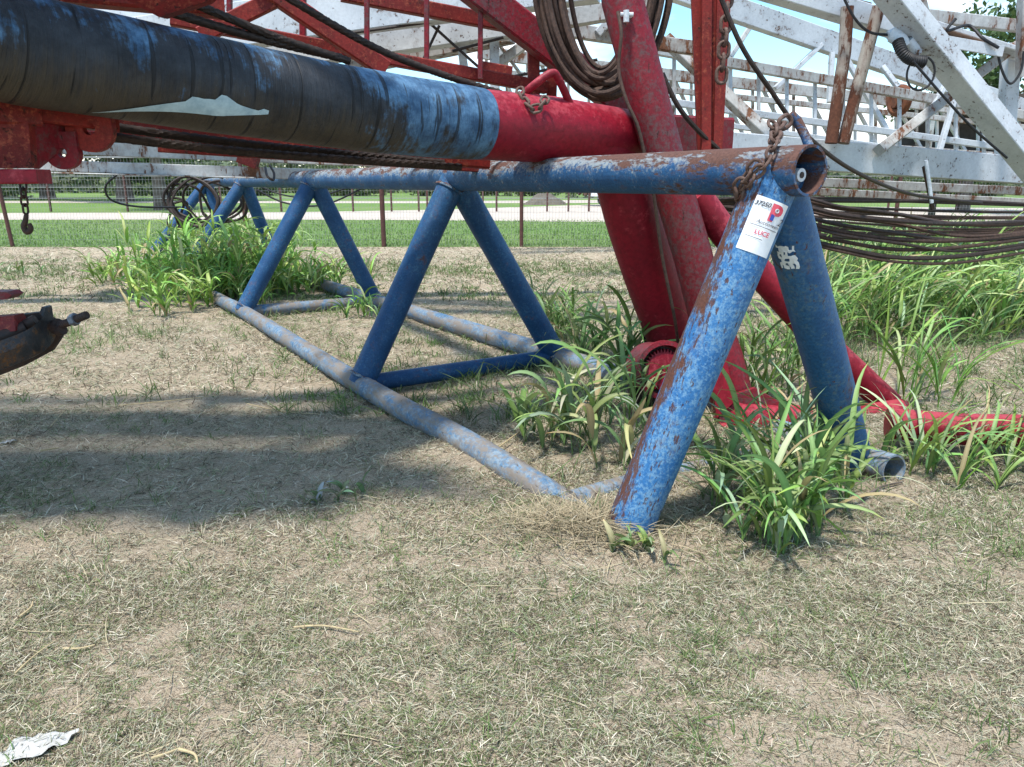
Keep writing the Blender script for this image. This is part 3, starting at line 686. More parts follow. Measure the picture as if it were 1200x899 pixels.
# torn old label on the leg behind
mb = MB(); la2, lb2 = f2, t2
a_ = at(0, 0, 1)
F2, T2 = gr(1000, 545, 0), rail_at(929)+V(-.02, .03, -.01)
Tl2 = (T2-F2).normalized(); toc2 = V(0, 0, H)-T2; toc2 = (toc2-Tl2*toc2.dot(Tl2)).normalized(); sv2 = toc2.cross(Tl2); sv2 = sv2 if sv2.x > 0 else -sv2
vs = []; fs = []
for j in range(9):
    for i in range(9):
        a = -1.0+.80*i/8+random.uniform(-.04, .04); v = .205+.011*j+random.uniform(-.004, .004)
        vs.append(T2-Tl2*v+(toc2*math.cos(a)+sv2*math.sin(a))*(.0785+random.uniform(0, .002)))
for j in range(8):
    for i in range(8):
        if random.random() < .72: b = j*9+i; fs.append((b, b+1, b+10, b+9))
mb.add(vs, fs); mb.build('torn_label', PAPER, bf, smooth=False)

# ------------------------------------------------------------------ chains
def link_mb(c, T, S, ln, wd, r):
    mb = MB(); P = []
    hl = ln/2-wd/2; rr = wd/2
    for k in range(8): a = -math.pi/2+math.pi*k/7; P.append(c+T*(hl+rr*math.cos(a))+S*rr*math.sin(a))
    for k in range(8): a = math.pi/2+math.pi*k/7; P.append(c+T*(-hl+rr*math.cos(a))+S*rr*math.sin(a))
    mb.tube(P, r, 8, closed=True, up=T.cross(S)); return mb
def chain(path, ln, wd, r, m, label, loc=None, cat='chain', hook=False, view=V(0, -1, 0), jit=.25, name='chain'):
    P = catmull(path, 12); L = [0]
    for a, b in zip(P[:-1], P[1:]): L.append(L[-1]+(b-a).length)
    step = ln-2*r*1.05; n = max(2, int(L[-1]/step)); root = empty(name, min(P, key=lambda p: p.z), label, cat)
    def at_s(s):
        for i in range(len(L)-1):
            if L[i+1] >= s: return P[i].lerp(P[i+1], (s-L[i])/max(1e-9, L[i+1]-L[i]))
        return P[-1]
    for i in range(n):
        c = at_s((i+.5)*step); T = (at_s(min(L[-1], (i+.5)*step+.01))-at_s(max(0, (i+.5)*step-.01))).normalized()
        S = T.cross(view).normalized()
        if i % 2: S = T.cross(S).normalized()
        a = random.uniform(-jit, jit); S = (Matrix.Rotation(a, 3, T) @ S)
        link_mb(c, T, S, ln, wd, r).build('link', m, root)
    return root
chain([at(905, 143, 2.36), at(908, 165, 2.28), at(898, 190, 2.235), at(884, 205, 2.25), at(872, 222, 2.29), at(864, 243, 2.34)], .044, .029, .0050, CHAINM, 'heavy rusty chain wrapped over the near end of the blue top rail')
chain([at(925, 140, 2.40), at(912, 150, 2.37), at(907, 170, 2.27)], .05, .034, .0065, CHAINM, 'thick rusty chain hooked to the bar standing on the blue rail')
chain([at(888, 190, 2.24), at(873, 208, 2.27), at(862, 226, 2.31), at(876, 232, 2.33), at(882, 216, 2.30)], .044, .029, .0050, CHAINM, 'rusty chain tail hanging in a bunch under the blue rail')

# ------------------------------------------------------------------ red rig
rd_ = empty('red_steel_rig', (0.9, 4.1, 0), 'red steel rig with a tape wrapped boom and bent pipe behind the blue frame', 'steel rig')
TB = catmull(TAPE_PTS, 10)
rr_ = [.142]*len(TB)
for i in range(4): rr_[-1-i] = .142-.004*(4-i)*.3
boom = MB().tube(TB, rr_, 64, bump=.006).build('tape_wrap', TAPE, rd_)
RB = catmull([at(548, 145, 3.18), at(610, 150, 3.34), at(660, 154, 3.48), at(700, 166, 3.60), at(728, 205, 3.70), at(742, 255, 3.76), at(762, 320, 3.86), at(790, 400, 4.0), at(802, 432, 4.06)], 8)
MB().tube(RB, .137, 56).build('bent_pipe', RED, rd_)
# stub end of the straight pipe past the bend
MB().tube([at(655, 153, 3.47), at(738, 163, 3.68), at(746, 164, 3.70)], [.135, .128, .10], 48).build('pipe_cap', RED, rd_)
# pale torn patch of wrap
S_ = TB; fr = MB().frames(S_)
def on_boom(s, ang, lift=.003):    # s index float, ang 0 = up, positive towards camera
    i = int(s); f = s-i; i = min(i, len(S_)-2); p = S_[i].lerp(S_[i+1], f); T, a, b = fr[i]
    sd = b if b.y < 0 else -b
    return p+(a*math.cos(ang)+sd*math.sin(ang))*(.1425+lift)
vs = []; fs = []; ns_ = 30
for i in range(ns_+1):
    t = i/ns_; s = 16.5+13.0*t
    mid = 2.86-1.55*t+.85*t*t; wdt = .19*min(1, t/.68)**1.25*(1 if t < .72 else max(0, (1-t)/.28)**.8)+.003
    jag = random.uniform(-.09, .05)
    for k in range(6): vs.append(on_boom(s, mid-wdt+2*wdt*k/5+(jag if k == 0 and t > .5 else 0), .0035))
for i in range(ns_):
    for k in range(5): fs.append((i*6+k, i*6+k+1, (i+1)*6+k+1, (i+1)*6+k))
mb = MB(); mb.add(vs, fs); mb.build('torn_patch', WRAPP, rd_)
# leaning pipe
LP = [at(722, -60, 3.55), at(729, 0, 3.52), at(778, 185, 3.50), at(812, 300, 3.50), at(836, 395, 3.50)]
MB().tube(LP, [.088, .088, .088, .088, .09], 48).build('leaning_pipe', RED_W, rd_)
MB().tube([at(832, 380, 3.5), at(845, 420, 3.49), at(858, 470, 3.47), at(866, 500, 3.45)], [.098, .102, .102, .09], 40).build('pipe_shoe', RED_W, rd_)
w_ = MB(); w_.torus(at(831, 378, 3.5), LP[3]-LP[4], .094, .008, 36, 8); w_.build('weld_bead', RED_W, rd_)
MB().tube([at(815, 228, 3.55), at(850, 275, 3.58), at(960, 398, 3.66), at(1042, 474, 3.70)], .068, 36).build('branch_pipe', RED, rd_)
MB().tube(catmull([at(850, 480, 3.52), at(940, 490, 3.54), at(1000, 489, 3.55), at(1055, 482, 3.58)], 4), .062, 32).build('ground_pipe', RED, rd_)
MB().tube([gr(1040, 496, .11), gr(1120, 503, .105), gr(1235, 505, .10)], .066, 28).build('ground_pipe', RED, rd_)
MB().tube([at(1052, 473, 3.6), at(1062, 478, 3.6)], .03, 16).build('pipe_plug', RED_W, rd_)
MB().tube([at(850, 478, 3.40), at(862, 492, 3.38), at(905, 496, 3.36), at(925, 494, 3.38)], [.085, .10, .085, .07], 28).build('foot_joint', RED, rd_)
# strap bracket lying at the foot
mb = MB(); mb.beam(at(845, 490, 3.35), at(892, 555, 2.95), .05, .012, up=(0, -.3, 1)); mb.build('strap', RED, rd_)
mb = MB(); mb.plate([at(838, 470, 3.32), at(885, 455, 3.36), at(925, 478, 3.40), at(900, 510, 3.34), at(850, 515, 3.28)], .02, (0, 1, .1)); mb.build('foot_plate', RED_W, rd_)
mb = MB(); mb.plate([at(832, 425, 3.33), at(850, 415, 3.34), at(862, 470, 3.3), at(840, 490, 3.3)], .02, (0, 1, .1)); mb.build('foot_plate', RED, rd_)
# toothed drum
dr = MB(); c0 = at(772, 432, 3.50); ax = V(.20, -.96, .14).normalized()
def drum(c, ax, prof_, n=40):
    mb = MB(); x = ax.orthogonal().normalized(); y = ax.cross(x); m_ = len(prof_); vs = []
    for (h_, r) in prof_:
        for k in range(n): th = 2*math.pi*k/n; vs.append(c+ax*h_+(x*math.cos(th)+y*math.sin(th))*r)
    fs = []
    for i in range(m_-1):
        for k in range(n): fs.append((i*n+k, (i+1)*n+k, (i+1)*n+(k+1) % n, i*n+(k+1) % n))
    fs.append(tuple(range(n))); fs.append(tuple((m_-1)*n+k for k in range(n))); mb.add(vs, fs); return mb
dm = drum(c0, ax, [(-.14, .06), (-.13, .12), (.05, .128), (.055, .14), (.075, .14), (.077, .118), (.02, .112), (.02, .04)]).build('drum', RED_W, rd_)
hb = drum(c0, ax, [(.0205, .108), (.0235, .108)]).build('dark_inset', IRON, dm)  # dark disc added so the drum interior reads as shaded behind the gear
gm = MB(); n = 34; x = ax.orthogonal().normalized(); y = ax.cross(x); vs = []; hh = (.032, .058)
for h_ in hh:
    for k in range(n*2): r = .100 if (k//1) % 2 == 0 else .080; th = 2*math.pi*k/(n*2); vs.append(c0+ax*h_+(x*math.cos(th)+y*math.sin(th))*r)
m_ = n*2
gm.add(vs, [tuple(range(m_)), tuple(range(m_, 2*m_))]+[(k, (k+1) % m_, m_+(k+1) % m_, m_+k) for k in range(m_)])
gm.build('gear', RED, dm, smooth=False)
mb = MB(); mb.plate([c0+V(-.13, .1, -.02), c0+V(.10, .1, -.02), c0+V(.12, .1, -c0.z), c0+V(-.10, .1, -c0.z)], .12, (0, 1, 0)); mb.build('drum_stand', IRON, rd_)
mb = MB(); mb.plate([at(748, 330, 4.05), at(760, 345, 4.1), at(770, 400, 4.1), at(755, 402, 4.1)], .03, (0, 1, 0)); mb.build('gusset', IRON, rd_)
# handle on the pipe and clamp
MB().tube(catmull([at(612, 112, 3.34), at(628, 98, 3.32), at(646, 86, 3.33), at(654, 92, 3.35), at(669, 124, 3.42)], 6), .0165, 16).build('handle', RED, rd_)
mb = MB(); mb.torus(at(734, 18, 3.43), (.2, -.1, 1), .018, .008, 14, 8); mb.tube([at(727, 17, 3.41), at(742, 17, 3.41)], .009, 10); mb.tube([at(734, 12, 3.40), at(734, 26, 3.40)], .012, 8); mb.build('rope_clamp', STEEL, rd_)
# tapered channel post
P0, P1 = at(833, -60, 4.1), at(832, 184, 4.1)
mb = MB(); mb.plate([at(808, -60, 4.1), at(842, -60, 4.1), at(836, 184, 4.1), at(818, 184, 4.1)], .02, (0, 1, 0))
mb.plate([at(842, -60, 4.08), at(860, -60, 4.08), at(846, 184, 4.08), at(836, 184, 4.08)], .12, (0, 1, 0)); mb.beam(at(828, -60, 4.07), at(827, 184, 4.07), .05, .03, up=(0, 1, 0)); mb.build('channel_post', RED_O, rd_)
# main chords
def rbeam(nm, a, b, w_, h_, m=RED_O, up=(0, 0, 1), typ='beam'):
    mb = MB(); getattr(mb, typ)(a, b, w_, h_, up=up) if typ == 'beam' else mb.channel(a, b, w_, h_, up=up); return mb.build(nm, m, rd_)
rbeam('lower_chord', at(60, 128, 3.2), at(850, 160, 4.6), .14, .20, RED_W)
rbeam('lower_chord', at(120, 147, 2.95), at(570, 187, 3.65), .09, .085, RED_O)
rbeam('lower_chord', at(185*1.0, 174, 3.3), at(590, 200, 3.9), .06, .03, RED_O)
rbeam('upper_chord', at(200, 22, 3.8), at(640, 103, 4.35), .06, .062, RED_O)
rbeam('upper_chord', at(400, -8, 4.2), at(600, 30, 4.5), .06, .075, RED_O)
rbeam('brace', at(300, -22, 3.75), at(452, 82, 3.95), .07, .085, RED_O)
rbeam('brace', at(520, -40, 4.1), at(748, 138, 4.4), .10, .145, RED_W)
rbeam('brace', at(345, -12, 3.8), at(235, 42, 3.7), .05, .07, RED_O)
rbeam('post', at(355, -40, 4.0), at(355, 58, 4.0), .03, .03, RED_W)
for px, a, b in ((269, -40, 14), (430, -40, 70), (500, -40, 80), (563, -40, 92)): rbeam('post', at(px, a, 4.15), at(px, b, 4.15), .025, .025, RED_W)
rbeam('post', at(652, -60, 4.4), at(646, 120, 4.4), .055, .055, RED_O); rbeam('post', at(625, 55, 4.35), at(626, 150, 4.35), .065, .065, RED_O)
rbeam('brace', at(60, -26, 2.9), at(262, -6, 3.1), .10, .16); rbeam('brace', at(600, 85, 4.5), at(560, 78, 4.5), .05, .06, RED_O)
# near bottom left: brackets, lugs, shoe plate
mb = MB(); mb.beam(at(-160, 120, 1.98), at(40, 134, 2.28), .10, .07); mb.beam(at(40, 132, 2.28), at(135, 146, 2.45), .06, .05); mb.build('bracket', RED_O, rd_)
mb = MB(); mb.plate([at(-90, 140, 2.05), at(33, 140, 2.22), at(37, 197, 2.22), at(-90, 197, 2.05)], .03, (0, 1, 0)); mb.build('bracket_plate', RED_O, rd_)
mb = MB(); mb.plate([at(34, 138, 2.24), at(82, 138, 2.38), at(84, 163, 2.38), at(40, 198, 2.26)], .025, (0, 1, 0)); mb.build('gusset', RED_W, rd_)
mb = MB(); mb.beam(at(-110, 208, 2.08), at(52, 207, 2.14), .10, .038); mb.build('shoe_plate', RED, rd_)
def lug(nm, c, R_, r, ext, th=.025):
    """round plate with an eye and a neck up to the bracket"""
    n = 36; mb = MB(); vs = []; X = V(1, .12, 0).normalized(); Z = V(0, 0, 1); Yn = V(0, 1, 0)
    for yy in (0, th):
        for rr in (R_, r):
            for k in range(n): a = 2*math.pi*k/n; vs.append(c+X*math.cos(a)*rr+Z*math.sin(a)*rr+Yn*yy)
    fs = []
    for k in range(n):
        j = (k+1) % n
        fs += [(k, j, n+j, n+k), (2*n+k, 3*n+k, 3*n+j, 2*n+j), (k, 2*n+k, 2*n+j, j), (n+k, n+j, 3*n+j, 3*n+k)]
    mb.add(vs, fs); mb.plate([c-X*R_*.98+Z*R_*.1-Yn*.002, c-X*R_*.98+Z*ext-Yn*.002, c+X*R_*.98+Z*ext-Yn*.002, c+X*R_*.98+Z*R_*.1-Yn*.002, c+X*(r+.012)+Z*(r+.014)-Yn*.002, c-X*(r+.012)+Z*(r+.014)-Yn*.002], th+.004, (0, 1, 0))
    return mb.build(nm, RED_O if R_ > .06 else RED_W, rd_)
lug('lug', at(104, 151, 2.36), .067, .018, .075); lug('lug', at(72, 179, 2.34), .048, .014, .06)
# boards, beams and posts added out of view to shade the ground at left
mb = MB(); 

for ya, yb, wd_, xe in ((1.60, 1.74, .26, -1.05), (1.90, 1.98, .24, -.70), (2.19, 2.16, .30, -.95), (2.46, 2.50, .20, -.45), (2.74, 2.66, .26, -.9), (2.98, 3.08, .16, -.6)): mb.beam(V(-3.6, ya, 2.25), V(xe, yb, 2.25), wd_, .03)
mb.build('shade_board', RED_W, rd_)
rbeam('shade_beam', V(-3.6, 1.75, 2.19), V(-.5, 1.85, 2.19), .08, .08); rbeam('shade_beam', V(-3.6, 2.75, 2.19), V(-.6, 2.75, 2.19), .08, .08)
mb = MB(); mb.plate([at(122, -14, 2.35), at(258, -14, 2.5), at(240, 2, 2.5), at(186, 20, 2.45)], .06, (0, 1, .1)); mb.build('upper_bracket', RED_O, rd_)
rbeam('shade_post', V(-3.3, 3.4, 0), V(-3.3, 3.4, 2.15), .1, .1); rbeam('shade_post', V(-2.3, 1.95, 1.2), V(-2.3, 1.95, 2.15), .08, .08)

# chain bits round the handle, hanging chains
chain([at(609, 104, 3.28), at(612, 116, 3.24), at(624, 127, 3.20), at(634, 124, 3.20), at(641, 112, 3.25)], .045, .030, .006, CHAINM, 'short rusty chain tied round the red pipe handle')
chain([at(856, -40, 3.9), at(851, 20, 3.9), at(848, 60, 3.9), at(844, 106, 3.9)], .075, .048, .009, CHAINM, 'rusty chain hanging down the red channel post')
ch = chain([at(27, 212, 2.30), at(28, 232, 2.30), at(31, 252, 2.30)], .030, .018, .0032, IRON, 'dark chain with a hook hanging below the red shoe plate')
hk = MB(); hp = catmull([at(31, 251, 2.3), at(30, 258, 2.3), at(28, 266, 2.3), at(32, 272, 2.3), at(36, 268, 2.3), at(34, 262, 2.3)], 5)
hk.tube(hp, [.006+.003*math.sin(i/len(hp)*3.1) for i in range(len(hp))], 10); hk.build('hook', IRON, ch)

# ------------------------------------------------------------------ wire ropes
def rope(pts, r, label, m=ROPE_D, lob=6, closed=False, n=14, group=None, cat='wire rope', name='wire_rope', sub=None):
    P = catmull(pts, sub or 14, closed)
    mb = MB(); mb.tube(P, r, 18 if lob else 8, closed=closed, lobes=lob, pitch=.13, lobe=.13)
    return top(mb, name, m, label, cat, group)
def dense(pts, step=.012): # resample so that the lay of the rope shows
    P = catmull(pts, 10); out = [P[0]]
    for a, b in zip(P[:-1], P[1:]):
        k = max(1, int((b-a).length/step))
        for i in range(1, k+1): out.append(a.lerp(b, i/k))
    return out
def wrope(pts, r, label, m=ROPE_D, group=None):
    P = dense(pts); mb = MB(); mb.tube(P, r, 30, lobes=6, pitch=r*14, lobe=.20); return top(mb, 'wire_rope', m, label, 'wire rope', group)
wrope([at(150, -6, 2.75), at(200, 14, 2.85), at(300, 44, 3.05), at(400, 68, 3.25)], .0155, 'thick wire rope resting along the top of the taped boom, the lower of two')
wrope([at(190, -12, 2.8), at(260, 18, 2.95), at(330, 46, 3.1), at(410, 72, 3.25)], .0150, 'thick wire rope just above the taped boom, the upper of two')
wrope([at(310, -22, 3.1), at(345, 2, 3.15), at(440, 56, 3.35), at(520, 88, 3.5), at(615, 118, 3.7)], .0145, 'wire rope running down past the red braces to the bare red pipe')
wrope([at(128, 148, 2.62), at(200, 158, 2.72), at(320, 172, 2.95), at(520, 191, 3.35)], .0145, 'upper wire rope under the taped boom')
wrope([at(128, 160, 2.58), at(200, 169, 2.68), at(320, 181, 2.9), at(540, 196, 3.35)], .0150, 'lower wire rope under the taped boom')
# hanging coil
root = empty('wire_rope_coil', at(700, 120, 4.0), 'bundle of brown wire rope loops hanging behind the leaning red pipe', 'rope coil')
for i in range(13):
    cx = 706+random.uniform(-7, 7); a = 62+i*2.1+random.uniform(-3, 3) if i < 9 else 40+6*(i-9); bot = 98+i*2.3 if i < 9 else 80+6*(i-9)
    Yd = 3.92+.015*(i % 5)+random.uniform(0, .02); P = []
    for k in range(26):
        th = 2*math.pi*k/26; hh = 150+bot if True else 0
        sx = math.sin(th); cy = math.cos(th)
        P.append(at(cx+a*sx*(1-.12*max(0, cy)), -150+(150+bot)*(.5-.5*math.cos(th+math.pi)*-1)*1.0 if False else bot-(150+bot)*(1-math.cos(th))/2*1.0, Yd+.05*math.sin(th*2+i)))
    mb = MB(); mb.tube(catmull(P, 4, True), .0125, 8, closed=True); mb.build('loop', ROPE, root)
rope([at(838, -20, 3.7), at(868, 52, 3.7), at(902, 104, 3.75), at(938, 152, 3.9), at(1000, 200, 4.4), at(1070, 228, 5.2), at(1150, 238, 5.8)], .0115, 'single dark rope sagging from the red channel post to the slack rope coil', lob=0)
rope([at(776, 86, 4.0), at(795, 125, 4.0), at(820, 155, 4.05), at(848, 180, 4.1)], .0125, 'short dark rope between the hanging coil and the channel post', lob=0)
rope([at(724, 14, 3.40), at(728, 40, 3.36), at(725, 80, 3.36), at(733, 115, 3.34), at(748, 150, 3.33), at(757, 190, 3.34), at(766, 228, 3.36), at(776, 300, 3.4), at(790, 370, 3.45), at(795, 405, 3.6)], .0075, 'thin brown line tied down the leaning red pipe', lob=0, m=ROPE)
# great slack coil at right
root = empty('wire_rope_coil', gr(1050, 330, 0)+V(0, 0, .5), 'wide slack coil of rusty wire rope hanging below the white beams on the right', 'rope coil')
for i in range(10):
    f = (0, .08, .22, .30, .42, .58, .66, .80, .94, 1.0)[i]; j = random.uniform(-2, 2); q1 = random.uniform(-5, 5); q2 = random.uniform(-7, 7); dd = random.uniform(-.12, .12)
    fpts = [at(832, 234+10*f+j, 5.0+.15*f), at(925, 229+48*f+j, 4.75+.1*f+dd), at(985, 242+52*f+q1*.5, 4.7+dd), at(1050, 250+56*f+q1, 4.75+dd), at(1120, 257+50*f+q2, 4.9), at(1200, 257+38*f+q2, 5.1), at(1300, 250+24*f, 5.5), at(1380, 246, 6.2)]
    bo_ = (0, 18, 4, 30, 10, 40, 0, 24, 46, 34)[i]
    bpts = [at(1300, 244+bo_*.5, 7.0), at(1150, 236+bo_+q2*.6, 6.8), at(1000, 234+bo_+q1*.6, 6.4), at(880, 232+bo_*.6, 5.9)]
    mb = MB(); mb.tube(catmull(fpts+bpts, 8, True), .0100+.0025*(i%3), 8, closed=True); mb.build('loop', ROPE if i % 2 else ROPE_D, root)
# coil at the far end of the frame
root = empty('wire_rope_coil', at(205, 262, 9.6), 'small dark coil of wire rope hanging at the far end of the blue frame', 'rope coil')
for i in range(9):
    qq = random.uniform(0, 6)
    cx, cy, ax_r, ay_r, ph = ((226, 236, 27, 34, .3), (228, 238, 24, 32, .1), (224, 234, 30, 32, .5), (222, 238, 22, 30, .7), (250, 234, 34, 30, 0), (262, 236, 30, 27, .2), (240, 236, 40, 26, -.1), (206, 250, 9, 20, 0), (214, 252, 11, 18, .2))[i]
    P = [at(cx+3*math.sin(3*a+qq)+ax_r*math.cos(a)*math.cos(ph)-ay_r*math.sin(a)*math.sin(ph), cy-ay_r*math.sin(a)*math.cos(ph)*.9-ax_r*math.cos(a)*math.sin(ph)*.6, 9.55+.05*i+.1*math.sin(a+i)) for a in [2*math.pi*k/12 for k in range(12)]]
    mb = MB(); mb.tube(catmull(P, 4, True), .017, 6, closed=True); mb.build('loop', ROPE_D, root)
rope([at(138, 204, 8.6), at(124, 218, 8.6), at(130, 234, 8.7), at(160, 242, 9.0), at(212, 243, 9.4)], .012, 'loose black cable looping from the white beam to the small far coil', lob=0, m=BLACKR)
rope([at(300, 222, 9.6), at(335, 238, 9.6), at(380, 240, 9.4), at(430, 218, 9.0)], .011, 'slack black cable behind the third pair of blue legs, lower one', lob=0, m=BLACKR)
rope([at(295, 214, 9.8), at(330, 228, 9.8), at(370, 231, 9.5), at(424, 214, 9.0)], .010, 'slack black cable behind the third pair of blue legs, upper one', lob=0, m=BLACKR)
rope([at(311, 196, 6.6), at(313, 206, 6.4), at(320, 211, 6.4), at(321, 203, 6.5), at(316, 194, 6.6)], .010, 'small wire loop over the blue rail below the white beam', lob=0)

# ------------------------------------------------------------------ white booms
wb = empty('white_boom', (3.4, 6.6, 0), 'nearest white steel boom with a heavy diagonal and rusty struts', 'boom', 'white lattice booms')
def wbeam(root, nm, a, b, w_, h_, m=WHITE, up=(0, 0, 1), ch=False):
    mb = MB()
    if ch: mb.channel(a, b, w_, h_, up=up, flip=-1)
    else: mb.beam(a, b, w_, h_, up=up, c=.006)
    return mb.build(nm, m, root)
wbeam(wb, 'lower_chord', at(846, 174, 6.0), at(1290, 207, 7.6), .18, .235)
wbeam(wb, 'lower_rail', at(920, 212, 7.3), at(1290, 228, 8.5), .08, .085, WHITE_R)
wbeam(wb, 'lower_rail', at(920, 223, 7.7), at(1290, 241, 8.9), .08, .075, WHITE_R)
wbeam(wb, 'diagonal', at(1030, -25, 5.85), at(1222, 212, 6.35), .15, .17, WHITE, up=(0, -1, .55))
wbeam(wb, 'upper_chord', at(800, -44, 6.0), at(1080, 40, 6.5), .16, .15, WHITE)
MB().tube([at(993, 8, 6.15), at(990, 60, 6.15), at(974, 168, 6.1)], .047, 14).build('strut', RUSTY, wb)
MB().tube([at(1030, 8, 6.2), at(1012, 75, 6.2), at(988, 168, 6.15)], .047, 14).build('strut', RUSTY, wb)
wbeam(wb, 'brace', at(780, 46, 7.0), at(908, 166, 6.6), .09, .10, WHITE_R, up=(0, -1, .4))
wbeam(wb, 'brace', at(1030, 176, 6.35), at(1196, 50, 7.2), .08, .09, WHITE_R, up=(0, -1, .4))
wbeam(wb, 'post', at(1186, 52, 7.3), at(1176, 190, 7.2), .12, .12, WHITE, up=(0, 1, 0))
wbeam(wb, 'post', at(1203, -20, 6.6), at(1200, 90, 6.6), .10, .09, WHITE_R, up=(0, 1, 0))
wbeam(wb, 'post', at(1068, -20, 6.6), at(1084, 44, 6.7), .15, .05, WHITE_R, up=(0, 1, 0))
wbeam(wb, 'cross_chord', at(1060, 16, 7.0), at(1240, 36, 7.6), .08, .10, WHITE_R)
wbeam(wb, 'cross_chord', at(1072, 26, 6.7), at(1240, 78, 7.2), .22, .04, WHITE)
wbeam(wb, 'link_bar', at(1083, 195, 6.3), at(1093, 245, 6.4), .035, .02, IRON, up=(0, 1, 0))
wbeam(wb, 'end_post', V(5.3, 7.8, 0), V(5.3, 7.8, 1.25), .14, .14, WHITE_R)
tr = MB(); a, b, c, d = at(1094, 52, 6.2), at(1174, 66, 6.35), at(1158, 62, 7.1), at(1090, 48, 7.0)
tr.plate([a, b, c, d], .02, (0, 0, 1)); tro = tr.build('shelf', PLY, wb)
mb = MB(); mb.beam(a+V(0, 0, .035), b+V(0, 0, .035), .02, .08); mb.build('shelf_rim', WHITE, tro)
# hose coupling hanging on the boom
hc = empty('hose_coupling', at(1062, 75, 5.9), 'grey coupling with black corrugated hose hanging on the white diagonal', 'hose coupling')
MB().tube([at(1040, 42, 6.0), at(1045, 40, 6.0), at(1056, 48, 5.95), at(1060, 54, 5.95)], [.03, .055, .05, .045], 16).build('coupling', STEEL, hc)
P = catmull([at(1052, 48, 5.9), at(1058, 62, 5.85), at(1068, 70, 5.85), at(1084, 73, 5.85)], 14)
MB().tube(P, [.036+.006*(i % 2) for i in range(len(P))], 16).build('hose', BLACKR, hc)
MB().tube([at(1064, 48, 5.95), at(1076, 64, 5.95)], .04, 16).build('sleeve', WHITE, hc)
rope([at(1070, 72, 5.8), at(1110, 118, 5.8), at(1140, 150, 5.85), at(1180, 185, 5.95)], .010, 'thin black cable running down from the hose coupling', lob=0, m=BLACKR)
rope([at(985, -10, 6.0), at(1002, 22, 6.0), at(1020, 38, 6.0), at(1044, 41, 6.0)], .010, 'black cable curving into the grey coupling', lob=0, m=BLACKR)
rope([at(1168, 56, 6.4), at(1174, 82, 6.4), at(1184, 98, 6.4), at(1196, 84, 6.4), at(1200, 60, 6.4)], .010, 'black cable drooping from the plywood shelf', lob=0, m=BLACKR)
rope([at(1120, 22, 6.3), at(1110, 36, 6.3), at(1135, 30, 6.4), at(1152, 45, 6.3), at(1170, 56, 6.3)], .012, 'tangled black cable on the plywood shelf', lob=0, m=BLACKR)
mb = MB(); mb.torus(at(1079, 86, 5.85), (0, 1, 0), .10, .008, 32, 8, 1.0, 1.15, xdir=(1, 0, 0)); top(mb, 'wire_hoop', BLACKR, 'round wire hoop hanging under the grey coupling', 'wire hoop')
rope([at(1085, 188, 6.0), at(1089, 215, 6.0), at(1092, 238, 6.0)], .014, 'short grey strap hanging over the deep white chord', lob=0, m=STEEL, name='strap', cat='strap')
rope([at(900, -8, 6.4), at(980, -2, 6.4), at(1020, 6, 6.4)], .02, 'rusty bar lying on the upper white chord', lob=0, m=ROPE, name='steel_bar', cat='bar')
# second boom: lattice behind
b2 = empty('white_boom', (3.4, 9, 0), 'second white lattice boom, behind the nearest one, with many thin uprights', 'boom', 'white lattice booms')
def lerp(a, b, t): return a+(b-a)*t
def row(x0, y0, Y0, x1, y1, Y1):
    return lambda x: at(x, lerp(y0, y1, (x-x0)/(x1-x0)), lerp(Y0, Y1, (x-x0)/(x1-x0)))
r1 = row(845, 6, 9, 1110, 98, 10); r2 = row(845, 72, 8.5, 1210, 137, 9.6); r3 = row(845, 128, 8.5, 1210, 178, 9.6); r4 = row(845, 146, 8.5, 1210, 196, 9.6)
wbeam(b2, 'chord', r1(600), r1(1260), .12, .23); wbeam(b2, 'chord', r2(760), r2(1260), .08, .10, WHITE_R); wbeam(b2, 'chord', r3(760), r3(1260), .07, .07); wbeam(b2, 'chord', r4(760), r4(1260), .06, .055)
for k, x in enumerate(range(790, 1250, 33)): wbeam(b2, 'upright', r2(x), r4(x), .035, .04, WHITE_R if k % 3 == 0 else WHITE, up=(0, 1, 0))
for (xa, ya, xb, yb) in ((963, 52, 908, 104), (975, 62, 972, 120), (990, 66, 1048, 168), (1034, 78, 1052, 102), (880, 30, 850, 76), (1110, 96, 1090, 130), (1150, 110, 1200, 180), (1120, 110, 1100, 180)):
    wbeam(b2, 'web_brace', at(xa, ya, 9.2), at(xb, yb, 9.1), .05, .07, WHITE, up=(0, 1, 0))
# third boom further off
b3 = empty('white_boom', (4, 13, 0), 'third and farthest white lattice boom, low behind the second', 'boom', 'white lattice booms')
s1 = row(845, 95, 12.5, 1210, 138, 14); s2 = row(845, 112, 12.5, 1210, 150, 14); s3 = row(845, 160, 12.5, 1210, 186, 14); s4 = row(845, 175, 13, 1210, 196, 14)
for s_, h_ in ((s1, .16), (s2, .08), (s3, .12), (s4, .22)): wbeam(b3, 'chord', s_(560), s_(1300), .08, h_, WHITE_R)
for k, x in enumerate(range(570, 1290, 24)): wbeam(b3, 'upright', s1(x), s4(x), .04, .05, WHITE_R if k % 2 else WHITE, up=(0, 1, 0))
for k, x in enumerate(range(580, 1250, 52)): wbeam(b3, 'web_brace', s1(x), s4(x+40), .05, .06, WHITE, up=(0, 1, 0))
# rusty sheave lying on it
mb = MB(); mb.torus(at(1054, 118, 10.5), (1, .25, 0), .15, .055, 28, 10); mb.tube([at(1048, 118, 10.5), at(1060, 118, 10.5)], .09, 20); top(mb, 'pulley_wheel', plain('orange_rust', (.20, .07, .03), (.10, .04, .025), 20, .85), 'rusty brown pulley wheel sitting among the white lattice', 'pulley')
